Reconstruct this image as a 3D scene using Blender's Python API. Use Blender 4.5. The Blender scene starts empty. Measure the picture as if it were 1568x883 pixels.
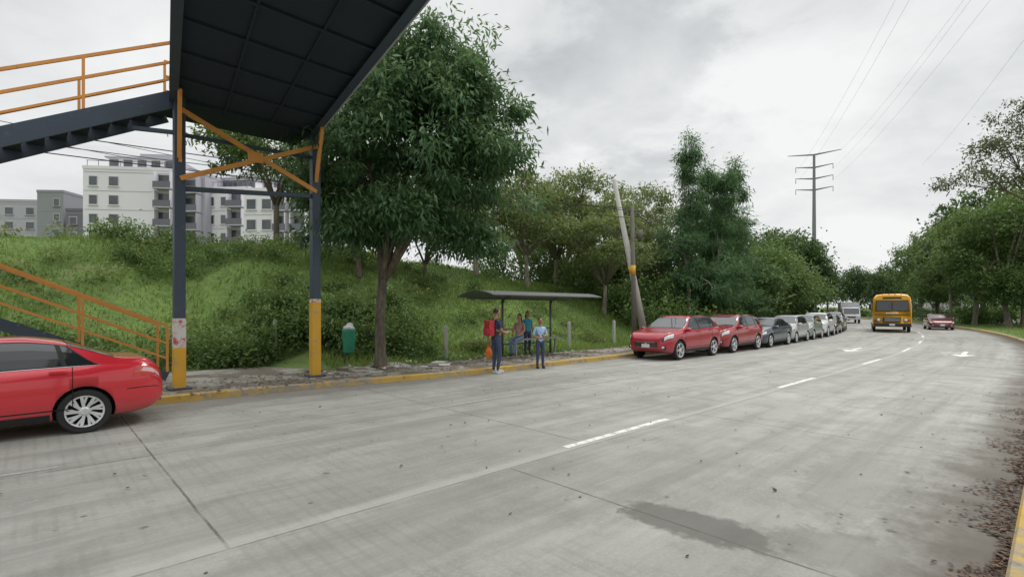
import bpy, bmesh, math, random
import numpy as np
from mathutils import Vector, Matrix
random.seed(7)
scene=bpy.context.scene
COL=scene.collection
# ---------------------------------------------------------------- nodes helpers
class NT:
    def __init__(s,nt): s.nt=nt
    def n(s,typ,**kw):
        nd=s.nt.nodes.new(typ)
        for k,v in kw.items(): setattr(nd,k,v)
        return nd
    def put(s,sock,v):
        if v is None: return
        if isinstance(v,bpy.types.NodeSocket): s.nt.links.new(v,sock)
        else: sock.default_value=v
    def m(s,op,a,b=None,c=None,clamp=False):
        nd=s.n('ShaderNodeMath',operation=op); nd.use_clamp=clamp
        s.put(nd.inputs[0],a); s.put(nd.inputs[1],b); s.put(nd.inputs[2],c)
        return nd.outputs[0]
    def noise(s,vec,scale,detail=4,rough=.55,dist=0):
        nd=s.n('ShaderNodeTexNoise'); s.put(nd.inputs['Vector'],vec)
        nd.inputs['Scale'].default_value=scale; nd.inputs['Detail'].default_value=detail
        nd.inputs['Roughness'].default_value=rough; nd.inputs['Distortion'].default_value=dist
        return nd.outputs['Fac']
    def ramp(s,fac,stops):
        nd=s.n('ShaderNodeValToRGB'); s.put(nd.inputs[0],fac)
        el=nd.color_ramp.elements
        while len(el)<len(stops): el.new(.5)
        for e,(p,c) in zip(el,stops):
            e.position=p
            e.color=(c,c,c,1) if isinstance(c,(int,float)) else (*c[:3],1)
        return nd.outputs[0]
    def mix(s,f,a,b,mode='MIX'):
        nd=s.n('ShaderNodeMix',data_type='RGBA',blend_type=mode)
        s.put(nd.inputs[0],f)
        for i,v in ((6,a),(7,b)):
            if isinstance(v,tuple): v=(*v[:3],1)
            s.put(nd.inputs[i],v)
        return nd.outputs[2]
    def sstep(s,v,a,b):
        nd=s.n('ShaderNodeMapRange'); nd.interpolation_type='SMOOTHSTEP'
        s.put(nd.inputs[0],v); nd.inputs[1].default_value=a; nd.inputs[2].default_value=b
        return nd.outputs[0]
    def bump(s,h,strength,dist=.02):
        nd=s.n('ShaderNodeBump'); nd.inputs['Strength'].default_value=strength
        nd.inputs['Distance'].default_value=dist; s.put(nd.inputs['Height'],h)
        return nd.outputs[0]
def newmat(name):
    m=bpy.data.materials.new(name); m.use_nodes=True
    t=NT(m.node_tree); b=m.node_tree.nodes['Principled BSDF']
    return m,t,b
MC={}
def mat(name,c,rough=.6,metal=0,var=.15,sc=3,bump=0,coat=0,spec=None):
    if name in MC: return MC[name]
    m,t,b=newmat(name)
    tc=t.n('ShaderNodeTexCoord').outputs['Object']
    f=t.noise(tc,sc,5)
    d=tuple(x*(1-var) for x in c); l=tuple(min(1,x*(1+var)) for x in c)
    t.put(b.inputs['Base Color'],t.ramp(f,[(.3,d),(.7,l)]))
    b.inputs['Roughness'].default_value=rough; b.inputs['Metallic'].default_value=metal
    if coat: b.inputs['Coat Weight'].default_value=coat; b.inputs['Coat Roughness'].default_value=.06
    if bump: t.put(b.inputs['Normal'],t.bump(t.noise(tc,sc*8,4),bump))
    if spec is not None: b.inputs['Specular IOR Level'].default_value=spec
    MC[name]=m; return m
def worn_mat(name,c,c2,rough=.6,sc=4,thr=.58,metal=0):
    if name in MC: return MC[name]
    m,t,b=newmat(name)
    tc=t.n('ShaderNodeTexCoord').outputs['Object']
    f=t.sstep(t.noise(tc,sc,8,.65),thr,thr+.1)
    g=t.noise(tc,sc*.4,3)
    base=t.mix(g,tuple(x*.8 for x in c),tuple(min(1,x*1.15) for x in c))
    t.put(b.inputs['Base Color'],t.mix(f,base,c2))
    b.inputs['Roughness'].default_value=rough; b.inputs['Metallic'].default_value=metal
    t.put(b.inputs['Normal'],t.bump(t.noise(tc,sc*6,4),.2))
    MC[name]=m; return m
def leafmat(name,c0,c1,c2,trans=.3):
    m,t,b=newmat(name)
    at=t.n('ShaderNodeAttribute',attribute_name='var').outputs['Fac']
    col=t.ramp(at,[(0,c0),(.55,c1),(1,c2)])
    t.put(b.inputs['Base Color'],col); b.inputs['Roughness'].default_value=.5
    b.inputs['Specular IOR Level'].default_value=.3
    tr=t.n('ShaderNodeBsdfTranslucent'); t.put(tr.inputs[0],t.mix(.5,col,(c2[0]*1.2,c2[1]*1.2,c2[2]*.8)))
    mx=t.n('ShaderNodeMixShader'); mx.inputs[0].default_value=trans
    out=m.node_tree.nodes['Material Output']
    t.nt.links.new(b.outputs[0],mx.inputs[1]); t.nt.links.new(tr.outputs[0],mx.inputs[2]); t.nt.links.new(mx.outputs[0],out.inputs[0])
    return m
# ---------------------------------------------------------------- mesh helpers
def empty(name,loc=(0,0,0),rz=0,parent=None):
    e=bpy.data.objects.new(name,None); e.location=loc; e.rotation_euler=(0,0,rz)
    e.empty_display_size=.3; COL.objects.link(e)
    if parent: e.parent=parent
    return e
def link(me,name,parent=None,loc=(0,0,0),rot=(0,0,0),sc=(1,1,1)):
    o=bpy.data.objects.new(name,me); o.location=loc; o.rotation_euler=rot; o.scale=sc
    COL.objects.link(o)
    if parent: o.parent=parent
    return o
class MB:
    def __init__(s,mats): s.v=[];s.f=[];s.fm=[];s.mats=mats
    def add(s,vs,fs,mi=0):
        o=len(s.v); s.v+= [tuple(p) for p in vs]
        for f in fs: s.f.append(tuple(i+o for i in f)); s.fm.append(mi)
    def box(s,c,size,mi=0,rz=0,R=None):
        h=[x/2 for x in size]
        vs=[Vector((x*h[0],y*h[1],z*h[2])) for x in(-1,1) for y in(-1,1) for z in(-1,1)]
        M=R if R is not None else Matrix.Rotation(rz,3,'Z')
        vs=[M@v+Vector(c) for v in vs]
        s.add(vs,[(0,1,3,2),(4,6,7,5),(0,4,5,1),(2,3,7,6),(0,2,6,4),(1,5,7,3)],mi)
    def beam(s,p0,p1,w,h,mi=0,up=(0,0,1)):
        p0=Vector(p0);p1=Vector(p1);d=(p1-p0);L=d.length;d.normalize()
        up=Vector(up)
        if abs(d.dot(up))>.98: up=Vector((.73,.68,0))
        y=up.cross(d).normalized(); z=d.cross(y)
        R=Matrix((d,y,z)).transposed()
        s.box((p0+p1)/2,(L,w,h),mi,R=R)
    def tube(s,pts,rs,n=8,mi=0,cap=True):
        pts=[Vector(p) for p in pts]
        if not hasattr(rs,'__len__'): rs=[rs]*len(pts)
        o=len(s.v); prev=None
        for i,p in enumerate(pts):
            d=(pts[min(i+1,len(pts)-1)]-pts[max(i-1,0)]).normalized()
            if prev is None:
                a=Vector((0,0,1)) if abs(d.z)<.9 else Vector((1,0,0))
                x=d.cross(a).normalized()
            else: x=(prev-d*prev.dot(d)).normalized()
            prev=x; y=d.cross(x)
            for k in range(n):
                an=2*math.pi*k/n
                s.v.append(tuple(p+(x*math.cos(an)+y*math.sin(an))*rs[i]))
        for i in range(len(pts)-1):
            for k in range(n):
                a=o+i*n+k;b=o+i*n+(k+1)%n
                s.f.append((a,b,b+n,a+n)); s.fm.append(mi)
        if cap:
            s.f.append(tuple(o+k for k in range(n))[::-1]); s.fm.append(mi)
            e=o+(len(pts)-1)*n
            s.f.append(tuple(e+k for k in range(n))); s.fm.append(mi)
    def lathe(s,prof,n=24,mi=0,c=(0,0,0),closed=False):  # axis Y ; prof (r,y)
        o=len(s.v)
        for r,y in prof:
            for k in range(n):
                an=2*math.pi*k/n
                s.v.append((c[0]+r*math.cos(an),c[1]+y,c[2]+r*math.sin(an)))
        m=len(prof)
        for i in range(m if closed else m-1):
            for k in range(n):
                a=o+i*n+k;b=o+i*n+(k+1)%n;j=((i+1)%m)
                c2=o+j*n+(k+1)%n;d=o+j*n+k
                s.f.append((a,b,c2,d)); s.fm.append(mi)
    def ell(s,c,r,mi=0,nu=14,nv=9,fn=None):
        vs=[];fs=[]
        for j in range(nv+1):
            ph=math.pi*j/nv
            for i in range(nu):
                th=2*math.pi*i/nu
                p=[math.sin(ph)*math.cos(th),math.sin(ph)*math.sin(th),math.cos(ph)]
                if fn: p=fn(p)
                vs.append((c[0]+p[0]*r[0],c[1]+p[1]*r[1],c[2]+p[2]*r[2]))
        for j in range(nv):
            for i in range(nu):
                a=j*nu+i;b=j*nu+(i+1)%nu
                fs.append((a,a+nu,b+nu,b))
        s.add(vs,fs,mi)
    def obj(s,name,parent=None,smooth=False,bevel=0,loc=(0,0,0),rz=0):
        me=bpy.data.meshes.new(name); me.from_pydata(s.v,[],s.f)
        for m in s.mats: me.materials.append(m)
        me.polygons.foreach_set('material_index',s.fm)
        if smooth: me.polygons.foreach_set('use_smooth',[True]*len(me.polygons))
        me.update()
        o=link(me,name,parent,loc,(0,0,rz))
        if bevel:
            b=o.modifiers.new('b','BEVEL'); b.width=bevel; b.segments=2; b.limit_method='ANGLE'; b.angle_limit=.7
        return o
def raw(name,V,F,var,m):
    me=bpy.data.meshes.new(name); me.from_pydata(V.tolist(),[],F.tolist())
    a=me.attributes.new('var','FLOAT','POINT'); a.data.foreach_set('value',var.astype(np.float32))
    me.materials.append(m); me.update(); return me
# ---------------------------------------------------------------- road frame
A0=math.atan2(.7306,.6828)
DS=.5
S=np.arange(-150,500,DS)
def curv(s):
    return np.where(s<20,0,np.where(s<60,1/160,np.where(s<210,1/300,0)))
i0=int(150/DS)
Aa=np.zeros_like(S); ks=curv(S)
Aa[:]=A0-np.concatenate([[0],np.cumsum(ks[:-1]*DS)])
CX=np.concatenate([[0],np.cumsum(np.sin(Aa[:-1])*DS)]); CY=np.concatenate([[0],np.cumsum(np.cos(Aa[:-1])*DS)])
CX-=CX[i0]; CY-=CY[i0]
def RV(s,t):
    s=np.asarray(s,float);t=np.asarray(t,float)
    a=np.interp(s,S,Aa); x=np.interp(s,S,CX); y=np.interp(s,S,CY)
    return x-t*np.cos(a), y+t*np.sin(a)
def R(s,t,z=0):
    x,y=RV(s,t); return Vector((float(x),float(y),z))
def head(s): return float(np.interp(s,S,Aa))
def ang_u(s):
    a=head(s); return math.atan2(math.cos(a),math.sin(a))
def ST(x,y):
    x=np.asarray(x,float).ravel(); y=np.asarray(y,float).ravel()
    so=np.empty_like(x); to=np.empty_like(x)
    for k in range(0,len(x),4000):
        dx=x[k:k+4000,None]-CX[None]; dy=y[k:k+4000,None]-CY[None]
        j=np.argmin(dx*dx+dy*dy,1)
        ii=np.arange(len(j)); ddx=dx[ii,j]; ddy=dy[ii,j]; a=Aa[j]
        so[k:k+4000]=S[j]+ddx*np.sin(a)+ddy*np.cos(a)
        to[k:k+4000]=-ddx*np.cos(a)+ddy*np.sin(a)
    return so,to
def tc(s):
    p=np.clip((10-np.asarray(s,float))/8,0,1); return 11.3+.65*p*p*(3-2*p)
def gh(s,t,x,y):
    foot=14.3+2.5*np.clip((6.2-s)/1.2,0,1)
    H=np.interp(s,[-50,12,26,60,400],[4.5,4.5,3.3,2.4,2.4])
    p=np.clip((t-foot)/(10),0,1); sm=p*p*(3-2*p)
    z=.1+H*sm+sm*(.22*np.sin(x*.6+1)*np.cos(y*.5)+.1*np.sin(x*1.7)*np.sin(y*1.4+2))
    z=np.where(t<13.5,-.04,z)
    z=np.where(t<-.35,.1,z); z=np.where(t<-9.3,-.04,z); z=np.where(t<-19,.1+np.clip((-19-t)/40,0,1)*2.5,z)
    return z
def gz(x,y):
    s,t=ST([x],[y]); return float(gh(s,t,np.array([x]),np.array([y]))[0])
# ---------------------------------------------------------------- materials
M_yel=worn_mat('yellow_paint_worn',(.66,.36,.035),(.34,.28,.2),.6,5,.56)
def kerbmat():
    m,t,b=newmat('kerb_yellow_faded'); o=t.n('ShaderNodeTexCoord').outputs['Object']
    a=t.noise(o,.55,5,.7); c=t.noise(o,7,7,.7)
    col=t.mix(t.noise(o,1.5,3),(.42,.27,.055),(.56,.37,.09))
    f=t.sstep(t.m('ADD',t.m('MULTIPLY',a,.6),t.m('MULTIPLY',c,.4)),.44,.57)
    col=t.mix(f,col,(.29,.265,.215)); col=t.mix(t.m('MULTIPLY',t.sstep(c,.5,.7),.5),col,(.12,.1,.07))
    t.put(b.inputs['Base Color'],col); b.inputs['Roughness'].default_value=.85
    t.put(b.inputs['Normal'],t.bump(c,.5,.02)); return m
M_kerb=kerbmat()
M_org=worn_mat('orange_paint',(.66,.28,.06),(.40,.19,.09),.55,6,.6)
M_steel=worn_mat('dark_blue_steel',(.042,.06,.09),(.11,.1,.095),.5,5,.62)
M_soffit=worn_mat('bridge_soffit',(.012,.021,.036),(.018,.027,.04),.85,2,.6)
M_lite=mat('light_edge_steel',(.4,.41,.43),.5)
M_black=mat('black_plastic',(.015,.015,.016),.5)
M_well=mat('wheel_well_black',(.006,.006,.006),.9)
M_glass=mat('car_glass',(.02,.026,.028),.05,0,.2,spec=.9)
M_chrome=mat('chrome',(.6,.6,.62),.2,.9)
M_alloy=mat('alloy_rim',(.66,.66,.68),.35,.35)
M_tire=mat('tire_rubber',(.022,.022,.022),.85)
M_lamp=mat('headlamp_glass',(.62,.65,.68),.12,0,.3,12)
M_tail=mat('tail_lamp_red',(.62,.05,.05),.12,0,.3,12,coat=1)
M_taill=mat('tail_lamp_clear',(.7,.45,.45),.12,0,.2,12,coat=1)
M_plate=mat('licence_plate',(.65,.65,.65),.5,0,.35,25)
M_white=mat('white_paint',(.75,.75,.75),.4)
M_conc=worn_mat('pole_concrete',(.46,.45,.42),(.27,.26,.24),.85,3,.6)
def barkmat(name,c):
    m,t,b=newmat(name); o=t.n('ShaderNodeTexCoord').outputs['Object']
    mp=t.n('ShaderNodeMapping'); mp.inputs['Scale'].default_value=(6,6,1.3); t.put(mp.inputs[0],o)
    f=t.noise(mp.outputs[0],2.5,8,.65)
    t.put(b.inputs['Base Color'],t.ramp(f,[(.3,tuple(x*.35 for x in c)),(.55,c),(.75,tuple(x*1.7 for x in c))]))
    b.inputs['Roughness'].default_value=.9; t.put(b.inputs['Normal'],t.bump(f,.8,.03)); return m
M_bark=barkmat('bark_brown',(.15,.125,.095)); M_bark2=barkmat('bark_pale',(.24,.21,.17))
L_main=leafmat('leaves_dark_glossy',(.015,.042,.02),(.06,.138,.055),(.22,.33,.16),.25)
L_mid=leafmat('leaves_mid',(.028,.06,.018),(.095,.165,.045),(.19,.27,.085),.32)
L_lite=leafmat('leaves_light',(.05,.08,.026),(.145,.20,.065),(.29,.33,.14),.38)
L_fea=leafmat('leaves_bluegreen',(.03,.078,.034),(.085,.175,.075),(.18,.28,.13),.32)
L_dark=leafmat('leaves_deep',(.015,.036,.013),(.05,.098,.03),(.115,.18,.055),.3)
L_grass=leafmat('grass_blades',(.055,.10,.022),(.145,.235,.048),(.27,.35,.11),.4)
L_dead=leafmat('dead_leaves',(.03,.016,.01),(.09,.045,.025),(.19,.11,.06),.1)
# ---------------------------------------------------------------- ground
def concrete_road():
    m,t,b=newmat('concrete_road')
    uv=t.n('ShaderNodeUVMap',uv_map='st').outputs[0]
    sx=t.n('ShaderNodeSeparateXYZ'); t.put(sx.inputs[0],uv); s=sx.outputs[0]; tt=sx.outputs[1]
    big=t.noise(uv,.3,6,.65); mid=t.noise(uv,1.6,6,.65); fine=t.noise(uv,28,4,.7); vf=t.noise(uv,110,3,.7)
    col=t.ramp(big,[(.3,(.275,.275,.245)),(.5,(.355,.352,.318)),(.7,(.44,.437,.395))])
    lane=t.m('FLOOR',t.m('DIVIDE',t.m('ADD',tt,-.88),3.5)); slab=t.m('FLOOR',t.m('DIVIDE',t.m('ADD',s,.45),4.5))
    cbn=t.n('ShaderNodeCombineXYZ'); t.put(cbn.inputs[0],lane); t.put(cbn.inputs[1],slab)
    wn=t.n('ShaderNodeTexWhiteNoise'); t.put(wn.inputs[0],cbn.outputs[0])
    col=t.mix(t.m('MULTIPLY',wn.outputs[0],.2),col,(.24,.24,.218))
    col=t.mix(t.m('MULTIPLY',t.sstep(mid,.42,.66),.5),col,(.23,.23,.205))
    col=t.mix(t.m('MULTIPLY',t.sstep(fine,.45,.65),.28),col,(.48,.475,.43))
    col=t.mix(t.m('MULTIPLY',t.sstep(vf,.5,.7),.4),col,(.18,.178,.16))
    mp=t.n('ShaderNodeMapping'); mp.inputs['Scale'].default_value=(.1,1.5,1); t.put(mp.inputs[0],uv)
    st=t.noise(mp.outputs[0],1.3,6,.65)
    col=t.mix(t.m('MULTIPLY',t.sstep(st,.42,.68),.55),col,(.19,.189,.172))
    mp2=t.n('ShaderNodeMapping'); mp2.inputs['Scale'].default_value=(.25,5,1); t.put(mp2.inputs[0],uv)
    st2=t.noise(mp2.outputs[0],1.6,6,.7)
    col=t.mix(t.m('MULTIPLY',t.sstep(st2,.55,.72),.35),col,(.15,.149,.135))
    wt=t.m('SINE',t.m('MULTIPLY',t.m('SUBTRACT',tt,1.35),2*math.pi/1.75))
    col=t.mix(t.m('MULTIPLY',t.m('MULTIPLY',t.sstep(wt,.1,1),t.sstep(big,.3,.6)),.2),col,(.19,.189,.172))
    wv=t.m('SINE',t.m('MULTIPLY',t.m('ADD',s,t.m('MULTIPLY',mid,.04)),2*math.pi/.13))
    tm=t.m('MULTIPLY',t.sstep(wv,.2,1),t.m('MULTIPLY',t.sstep(t.noise(uv,.8,4),.38,.6),t.m('MULTIPLY',t.m('SUBTRACT',1,t.sstep(s,2.0,5.0)),.26)))
    col=t.mix(tm,col,(.2,.198,.18))
    def line(v,w,soft): return t.m('SUBTRACT',1,t.sstep(t.m('ABSOLUTE',v),w,w+soft))
    wob=t.m('MULTIPLY',t.m('SUBTRACT',mid,.5),.04)
    j=line(t.m('ADD',t.m('SUBTRACT',tt,4.38),wob),.007,.012)
    j=t.m('MAXIMUM',j,line(t.m('ADD',t.m('SUBTRACT',tt,7.86),wob),.006,.012))
    def trans(off):
        r=t.m('WRAP',t.m('ADD',t.m('SUBTRACT',s,off),wob),2.25,-2.25); return line(r,.006,.011)
    lane1=t.m('LESS_THAN',tt,4.38)
    j2=t.m('ADD',t.m('MULTIPLY',trans(4.05),lane1),t.m('MULTIPLY',trans(1.1),t.m('SUBTRACT',1,lane1)))
    j=t.m('MAXIMUM',j,j2)
    jv=t.m('MULTIPLY',j,t.m('ADD',.3,t.m('MULTIPLY',t.sstep(t.noise(uv,2.5,4),.35,.6),.45)))
    col=t.mix(jv,col,(.07,.067,.06))
    lj=t.m('MULTIPLY',line(t.m('SUBTRACT',tt,4.45),.03,.1),.3)
    col=t.mix(lj,col,(.52,.515,.47))
    for sc,th,mask in ((1.1,.07,.5),(.55,.05,.46),(2.6,.09,.52)):
        vo=t.n('ShaderNodeTexVoronoi'); t.put(vo.inputs['Vector'],uv); vo.inputs['Scale'].default_value=sc
        sp=t.m('SUBTRACT',1,t.sstep(t.m('ADD',vo.outputs['Distance'],t.m('MULTIPLY',fine,.08)),th,th+.03))
        sp=t.m('MULTIPLY',sp,t.m('GREATER_THAN',mid,mask))
        col=t.mix(t.m('MULTIPLY',sp,.7),col,(.08,.076,.068))
    def stain(cs,ct,rs,rt,rot,amt,colr,col,nz=.9):
        ds=t.m('SUBTRACT',s,cs); dt=t.m('SUBTRACT',tt,ct)
        ca,sa=math.cos(rot),math.sin(rot)
        a=t.m('DIVIDE',t.m('ADD',t.m('MULTIPLY',ds,ca),t.m('MULTIPLY',dt,sa)),rs)
        c=t.m('DIVIDE',t.m('SUBTRACT',t.m('MULTIPLY',dt,ca),t.m('MULTIPLY',ds,sa)),rt)
        d=t.m('SQRT',t.m('ADD',t.m('MULTIPLY',a,a),t.m('MULTIPLY',c,c)))
        d=t.m('ADD',d,t.m('MULTIPLY',t.m('SUBTRACT',t.noise(uv,5,5,.65),.5),nz))
        return t.mix(t.m('MULTIPLY',t.m('SUBTRACT',1,t.sstep(d,.75,1.1)),amt),col,colr)
    col=stain(4.15,2.15,.30,.72,0.10,.78,(.115,.11,.097),col,1.3)
    col=stain(4.5,1.2,.4,.6,0.5,.45,(.16,.157,.14),col,1.8)
    col=stain(6.5,1.5,1.6,.5,0.1,.3,(.16,.157,.14),col,1.8)
    col=stain(9.5,9.0,3.0,.7,0.0,.35,(.15,.147,.13),col,1.8)
    g1=t.m('SUBTRACT',1,t.sstep(t.m('ADD',tt,t.m('MULTIPLY',mid,-.9)),.0,.75))
    g2=t.sstep(t.m('ADD',tt,t.m('MULTIPLY',mid,.8)),10.9,11.7)
    col=t.mix(t.m('MULTIPLY',g1,.8),col,(.09,.072,.055))
    col=t.mix(t.m('MULTIPLY',g2,.55),col,(.16,.145,.12))
    t.put(b.inputs['Base Color'],col)
    t.put(b.inputs['Roughness'],t.ramp(mid,[(.3,.6),(.7,.85)])); b.inputs['Specular IOR Level'].default_value=.3
    h=t.m('ADD',t.m('MULTIPLY',vf,.5),t.m('MULTIPLY',j,-2)); t.put(b.inputs['Normal'],t.bump(h,.35,.01))
    return m
def strip(name,t0,t1,s0,s1,z,m,ds=.5,nt=1):
    ss=np.arange(s0,s1+ds*.5,ds)
    f0=t0 if callable(t0) else (lambda s:np.full_like(s,t0)); f1=t1 if callable(t1) else (lambda s:np.full_like(s,t1))
    a=f0(ss);b=f1(ss); V=[];UV=[]
    for k in range(nt+1):
        tt=a+(b-a)*k/nt; x,y=RV(ss,tt)
        V.append(np.stack([x,y,np.full_like(x,z)],1)); UV.append(np.stack([ss,tt],1))
    n=len(ss); V=np.concatenate(V); UV=np.concatenate(UV)
    F=[(k*n+i,k*n+i+1,(k+1)*n+i+1,(k+1)*n+i) for k in range(nt) for i in range(n-1)]
    me=bpy.data.meshes.new(name); me.from_pydata(V.tolist(),[],F)
    u=me.uv_layers.new(name='st'); idx=np.array([l.vertex_index for l in me.loops])
    u.data.foreach_set('uv',UV[idx].astype(np.float32).ravel())
    me.materials.append(m); me.update(); return link(me,name)
def curbmesh(name,tf,w,s0,s1,z,m,side=1,ds=.5):
    ss=np.arange(s0,s1+.1,ds); a=tf(ss)
    prof=[(0,-.02),(0.01,z*.85),(.03,z),(w,z),(w,-.02)]
    V=[]
    for dt,zz in prof:
        x,y=RV(ss,a+side*dt); V.append(np.stack([x,y,np.full_like(x,zz)],1))
    n=len(ss);V=np.concatenate(V)
    F=[(k*n+i,k*n+i+1,(k+1)*n+i+1,(k+1)*n+i) for k in range(len(prof)-1) for i in range(n-1)]
    me=bpy.data.meshes.new(name); me.from_pydata(V.tolist(),[],F); me.materials.append(m); me.update(); return link(me,name)
def groundmat():
    m,t,b=newmat('grass_ground'); o=t.n('ShaderNodeTexCoord').outputs['Object']
    a=t.noise(o,.25,5,.6); c=t.noise(o,3,6,.7)
    col=t.ramp(a,[(.3,(.07,.12,.026)),(.5,(.115,.185,.04)),(.7,(.17,.25,.06))])
    col=t.mix(t.m('MULTIPLY',t.sstep(c,.42,.65),.45),col,(.055,.085,.025))
    col=t.mix(t.m('MULTIPLY',t.sstep(t.noise(o,1.1,5,.7),.57,.7),.6),col,(.19,.16,.09))
    t.put(b.inputs['Base Color'],col); b.inputs['Roughness'].default_value=.95
    t.put(b.inputs['Normal'],t.bump(c,.9,.15)); return m
def sidewalkmat():
    m,t,b=newmat('sidewalk_concrete'); o=t.n('ShaderNodeTexCoord').outputs['Object']
    a=t.noise(o,.9,6,.65); c=t.noise(o,14,5,.7)
    col=t.ramp(a,[(.3,(.23,.215,.18)),(.6,(.37,.355,.31))])
    col=t.mix(t.m('MULTIPLY',t.sstep(c,.45,.7),.4),col,(.15,.125,.09))
    col=t.mix(t.m('MULTIPLY',t.sstep(t.noise(o,.6,6,.75),.44,.56),.8),col,(.12,.095,.06))
    t.put(b.inputs['Base Color'],col); b.inputs['Roughness'].default_value=.9
    t.put(b.inputs['Normal'],t.bump(c,.5,.02)); return m
M_ground=groundmat(); M_walk=sidewalkmat()
def axis(lo,a,b,hi,d):
    mid=list(np.arange(a,b,d)); l=[];x=a;st=d
    while x>lo: st*=1.3; x-=st; l.append(x)
    r=[];x=mid[-1];st=d
    while x<hi: st*=1.3; x+=st; r.append(x)
    return np.array(l[::-1]+mid+r)
gx=axis(-1500,-40,72,1500,.7); gy=axis(-600,-12,95,2000,.7)
XX,YY=np.meshgrid(gx,gy); s_,t_=ST(XX,YY); ZZ=gh(s_,t_,XX.ravel(),YY.ravel())
nx,ny=len(gx),len(gy)
V=np.stack([XX.ravel(),YY.ravel(),ZZ],1)
ii,jj=np.meshgrid(np.arange(nx-1),np.arange(ny-1)); q=(jj*nx+ii).ravel()
F=np.stack([q,q+1,q+1+nx,q+nx],1)
me=bpy.data.meshes.new('ground'); me.from_pydata(V.tolist(),[],F.tolist()); me.materials.append(M_ground)
me.polygons.foreach_set('use_smooth',[True]*len(me.polygons)); me.update(); link(me,'ground')
strip('road',.2,lambda s:tc(s)+.05,-60,330,0,concrete_road(),.5,6)
M_asph=mat('asphalt',(.09,.09,.088),.85,0,.2,2,.3)
strip('road_opposite_carriageway',-18.7,-9.2,-60,330,0,M_asph,1,2)
curbmesh('kerb',tc,.17,-60,330,.14,M_kerb,1)
curbmesh('median_kerb',lambda s:np.full_like(s,.25),.2,-60,330,.15,M_kerb,-1)
strip('sidewalk',lambda s:tc(s)+.16,lambda s:13.75+2.8*np.clip((6.2-s)/1.2,0,1),-60,130,.125,M_walk,.5,4)
strip('median_grass',-.75,.06,-60,330,.118,M_ground,.5,1)
def paintmat(name,a,bb,lo,hi,k):
    m,t,b=newmat(name); o=t.n('ShaderNodeTexCoord').outputs['Object']
    f=t.sstep(t.noise(o,7,8,.8),lo,hi)
    t.put(b.inputs['Base Color'],t.mix(t.m('MULTIPLY',f,k),a,bb)); b.inputs['Roughness'].default_value=.8; return m
MP=paintmat('road_paint_white',(.76,.75,.72),(.38,.375,.34),.47,.6,.85); MPF=paintmat('road_paint_faded',(.52,.51,.48),(.33,.33,.3),.38,.52,1)
mk=MB([MP,MPF])
for k in range(-3,18):
    for tl,mi,w in ((4.52,0,.11),(8.02,1,.09)):
        a=5.2+7.6*k; ss=np.linspace(a,a+2.6,5)
        for i in range(4):
            mk.add([R(ss[i],tl-w/2,.004),R(ss[i+1],tl-w/2,.004),R(ss[i+1],tl+w/2,.004),R(ss[i],tl+w/2,.004)],[(0,1,2,3)],mi)
def arrow(s,t):
    P=lambda a,b:R(s+a,t+b,.0045)
    mk.add([P(1.0,-.08),P(3.1,-.08),P(3.1,.08),P(1.0,.08)],[(0,1,2,3)])
    mk.add([P(-.2,0),P(1.0,-.42),P(1.0,.42)],[(0,1,2)])
    mk.add([P(2.2,.08),P(2.5,.08),P(1.9,.75),P(1.6,.75)],[(0,1,2,3)])
arrow(26.3,6.25); arrow(26.6,2.5); arrow(70,6.2); arrow(70,2.5)
mk.obj('road_markings')
# ---------------------------------------------------------------- foliage
def unit(v): return v/np.maximum(np.linalg.norm(v,axis=1,keepdims=True),1e-6)
def leaves(C,out,L,W,rng,droop=.3,base=None):
    N=len(C); d=unit(unit(rng.normal(size=(N,3)))*.8+out*.5+np.array([0,0,-droop]))
    r=unit(rng.normal(size=(N,3))*.65+np.array([0,0,1])); sd=unit(np.cross(d,r))
    Lr=(L*(.65+.7*rng.random(N)))[:,None]; Wr=(W*(.7+.6*rng.random(N)))[:,None]
    mid=C+d*Lr*.45
    V=np.stack([C,mid+sd*Wr*.5,C+d*Lr+np.array([0,0,-.12])*Lr,mid-sd*Wr*.5],1).reshape(-1,3)
    F=np.arange(4*N).reshape(N,4)
    var=np.repeat(base,4) if base is not None else np.repeat(rng.random(N),4)
    return V,F,var
def clumps(blobs,rng,fill=.35,jit=.14):
    C=[];O=[]
    for (x,y,z,rx,ry,rz,n) in blobs:
        d=unit(rng.normal(size=(n,3))); d[:,2]=np.where(d[:,2]<-.5,-d[:,2]*.6,d[:,2])
        rad=(fill+(1-fill)*rng.random(n)**.45)*(1-jit+2*jit*rng.random(n))
        C.append(np.array([x,y,z])+d*rad[:,None]*np.array([rx,ry,rz])); O.append(d*rad[:,None])
    return np.concatenate(C),np.concatenate(O)
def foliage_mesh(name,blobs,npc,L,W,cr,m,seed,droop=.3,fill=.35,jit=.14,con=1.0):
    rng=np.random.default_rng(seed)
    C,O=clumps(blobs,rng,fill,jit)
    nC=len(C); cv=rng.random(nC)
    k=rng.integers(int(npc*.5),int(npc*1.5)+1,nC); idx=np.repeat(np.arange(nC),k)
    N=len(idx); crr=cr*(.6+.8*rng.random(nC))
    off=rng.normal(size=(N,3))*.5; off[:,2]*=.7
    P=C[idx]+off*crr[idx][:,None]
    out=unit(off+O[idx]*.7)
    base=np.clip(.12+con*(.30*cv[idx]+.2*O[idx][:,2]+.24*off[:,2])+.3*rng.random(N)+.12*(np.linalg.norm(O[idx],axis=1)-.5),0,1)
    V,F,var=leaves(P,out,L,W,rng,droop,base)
    return raw(name,V,F,var,m),C
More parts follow.
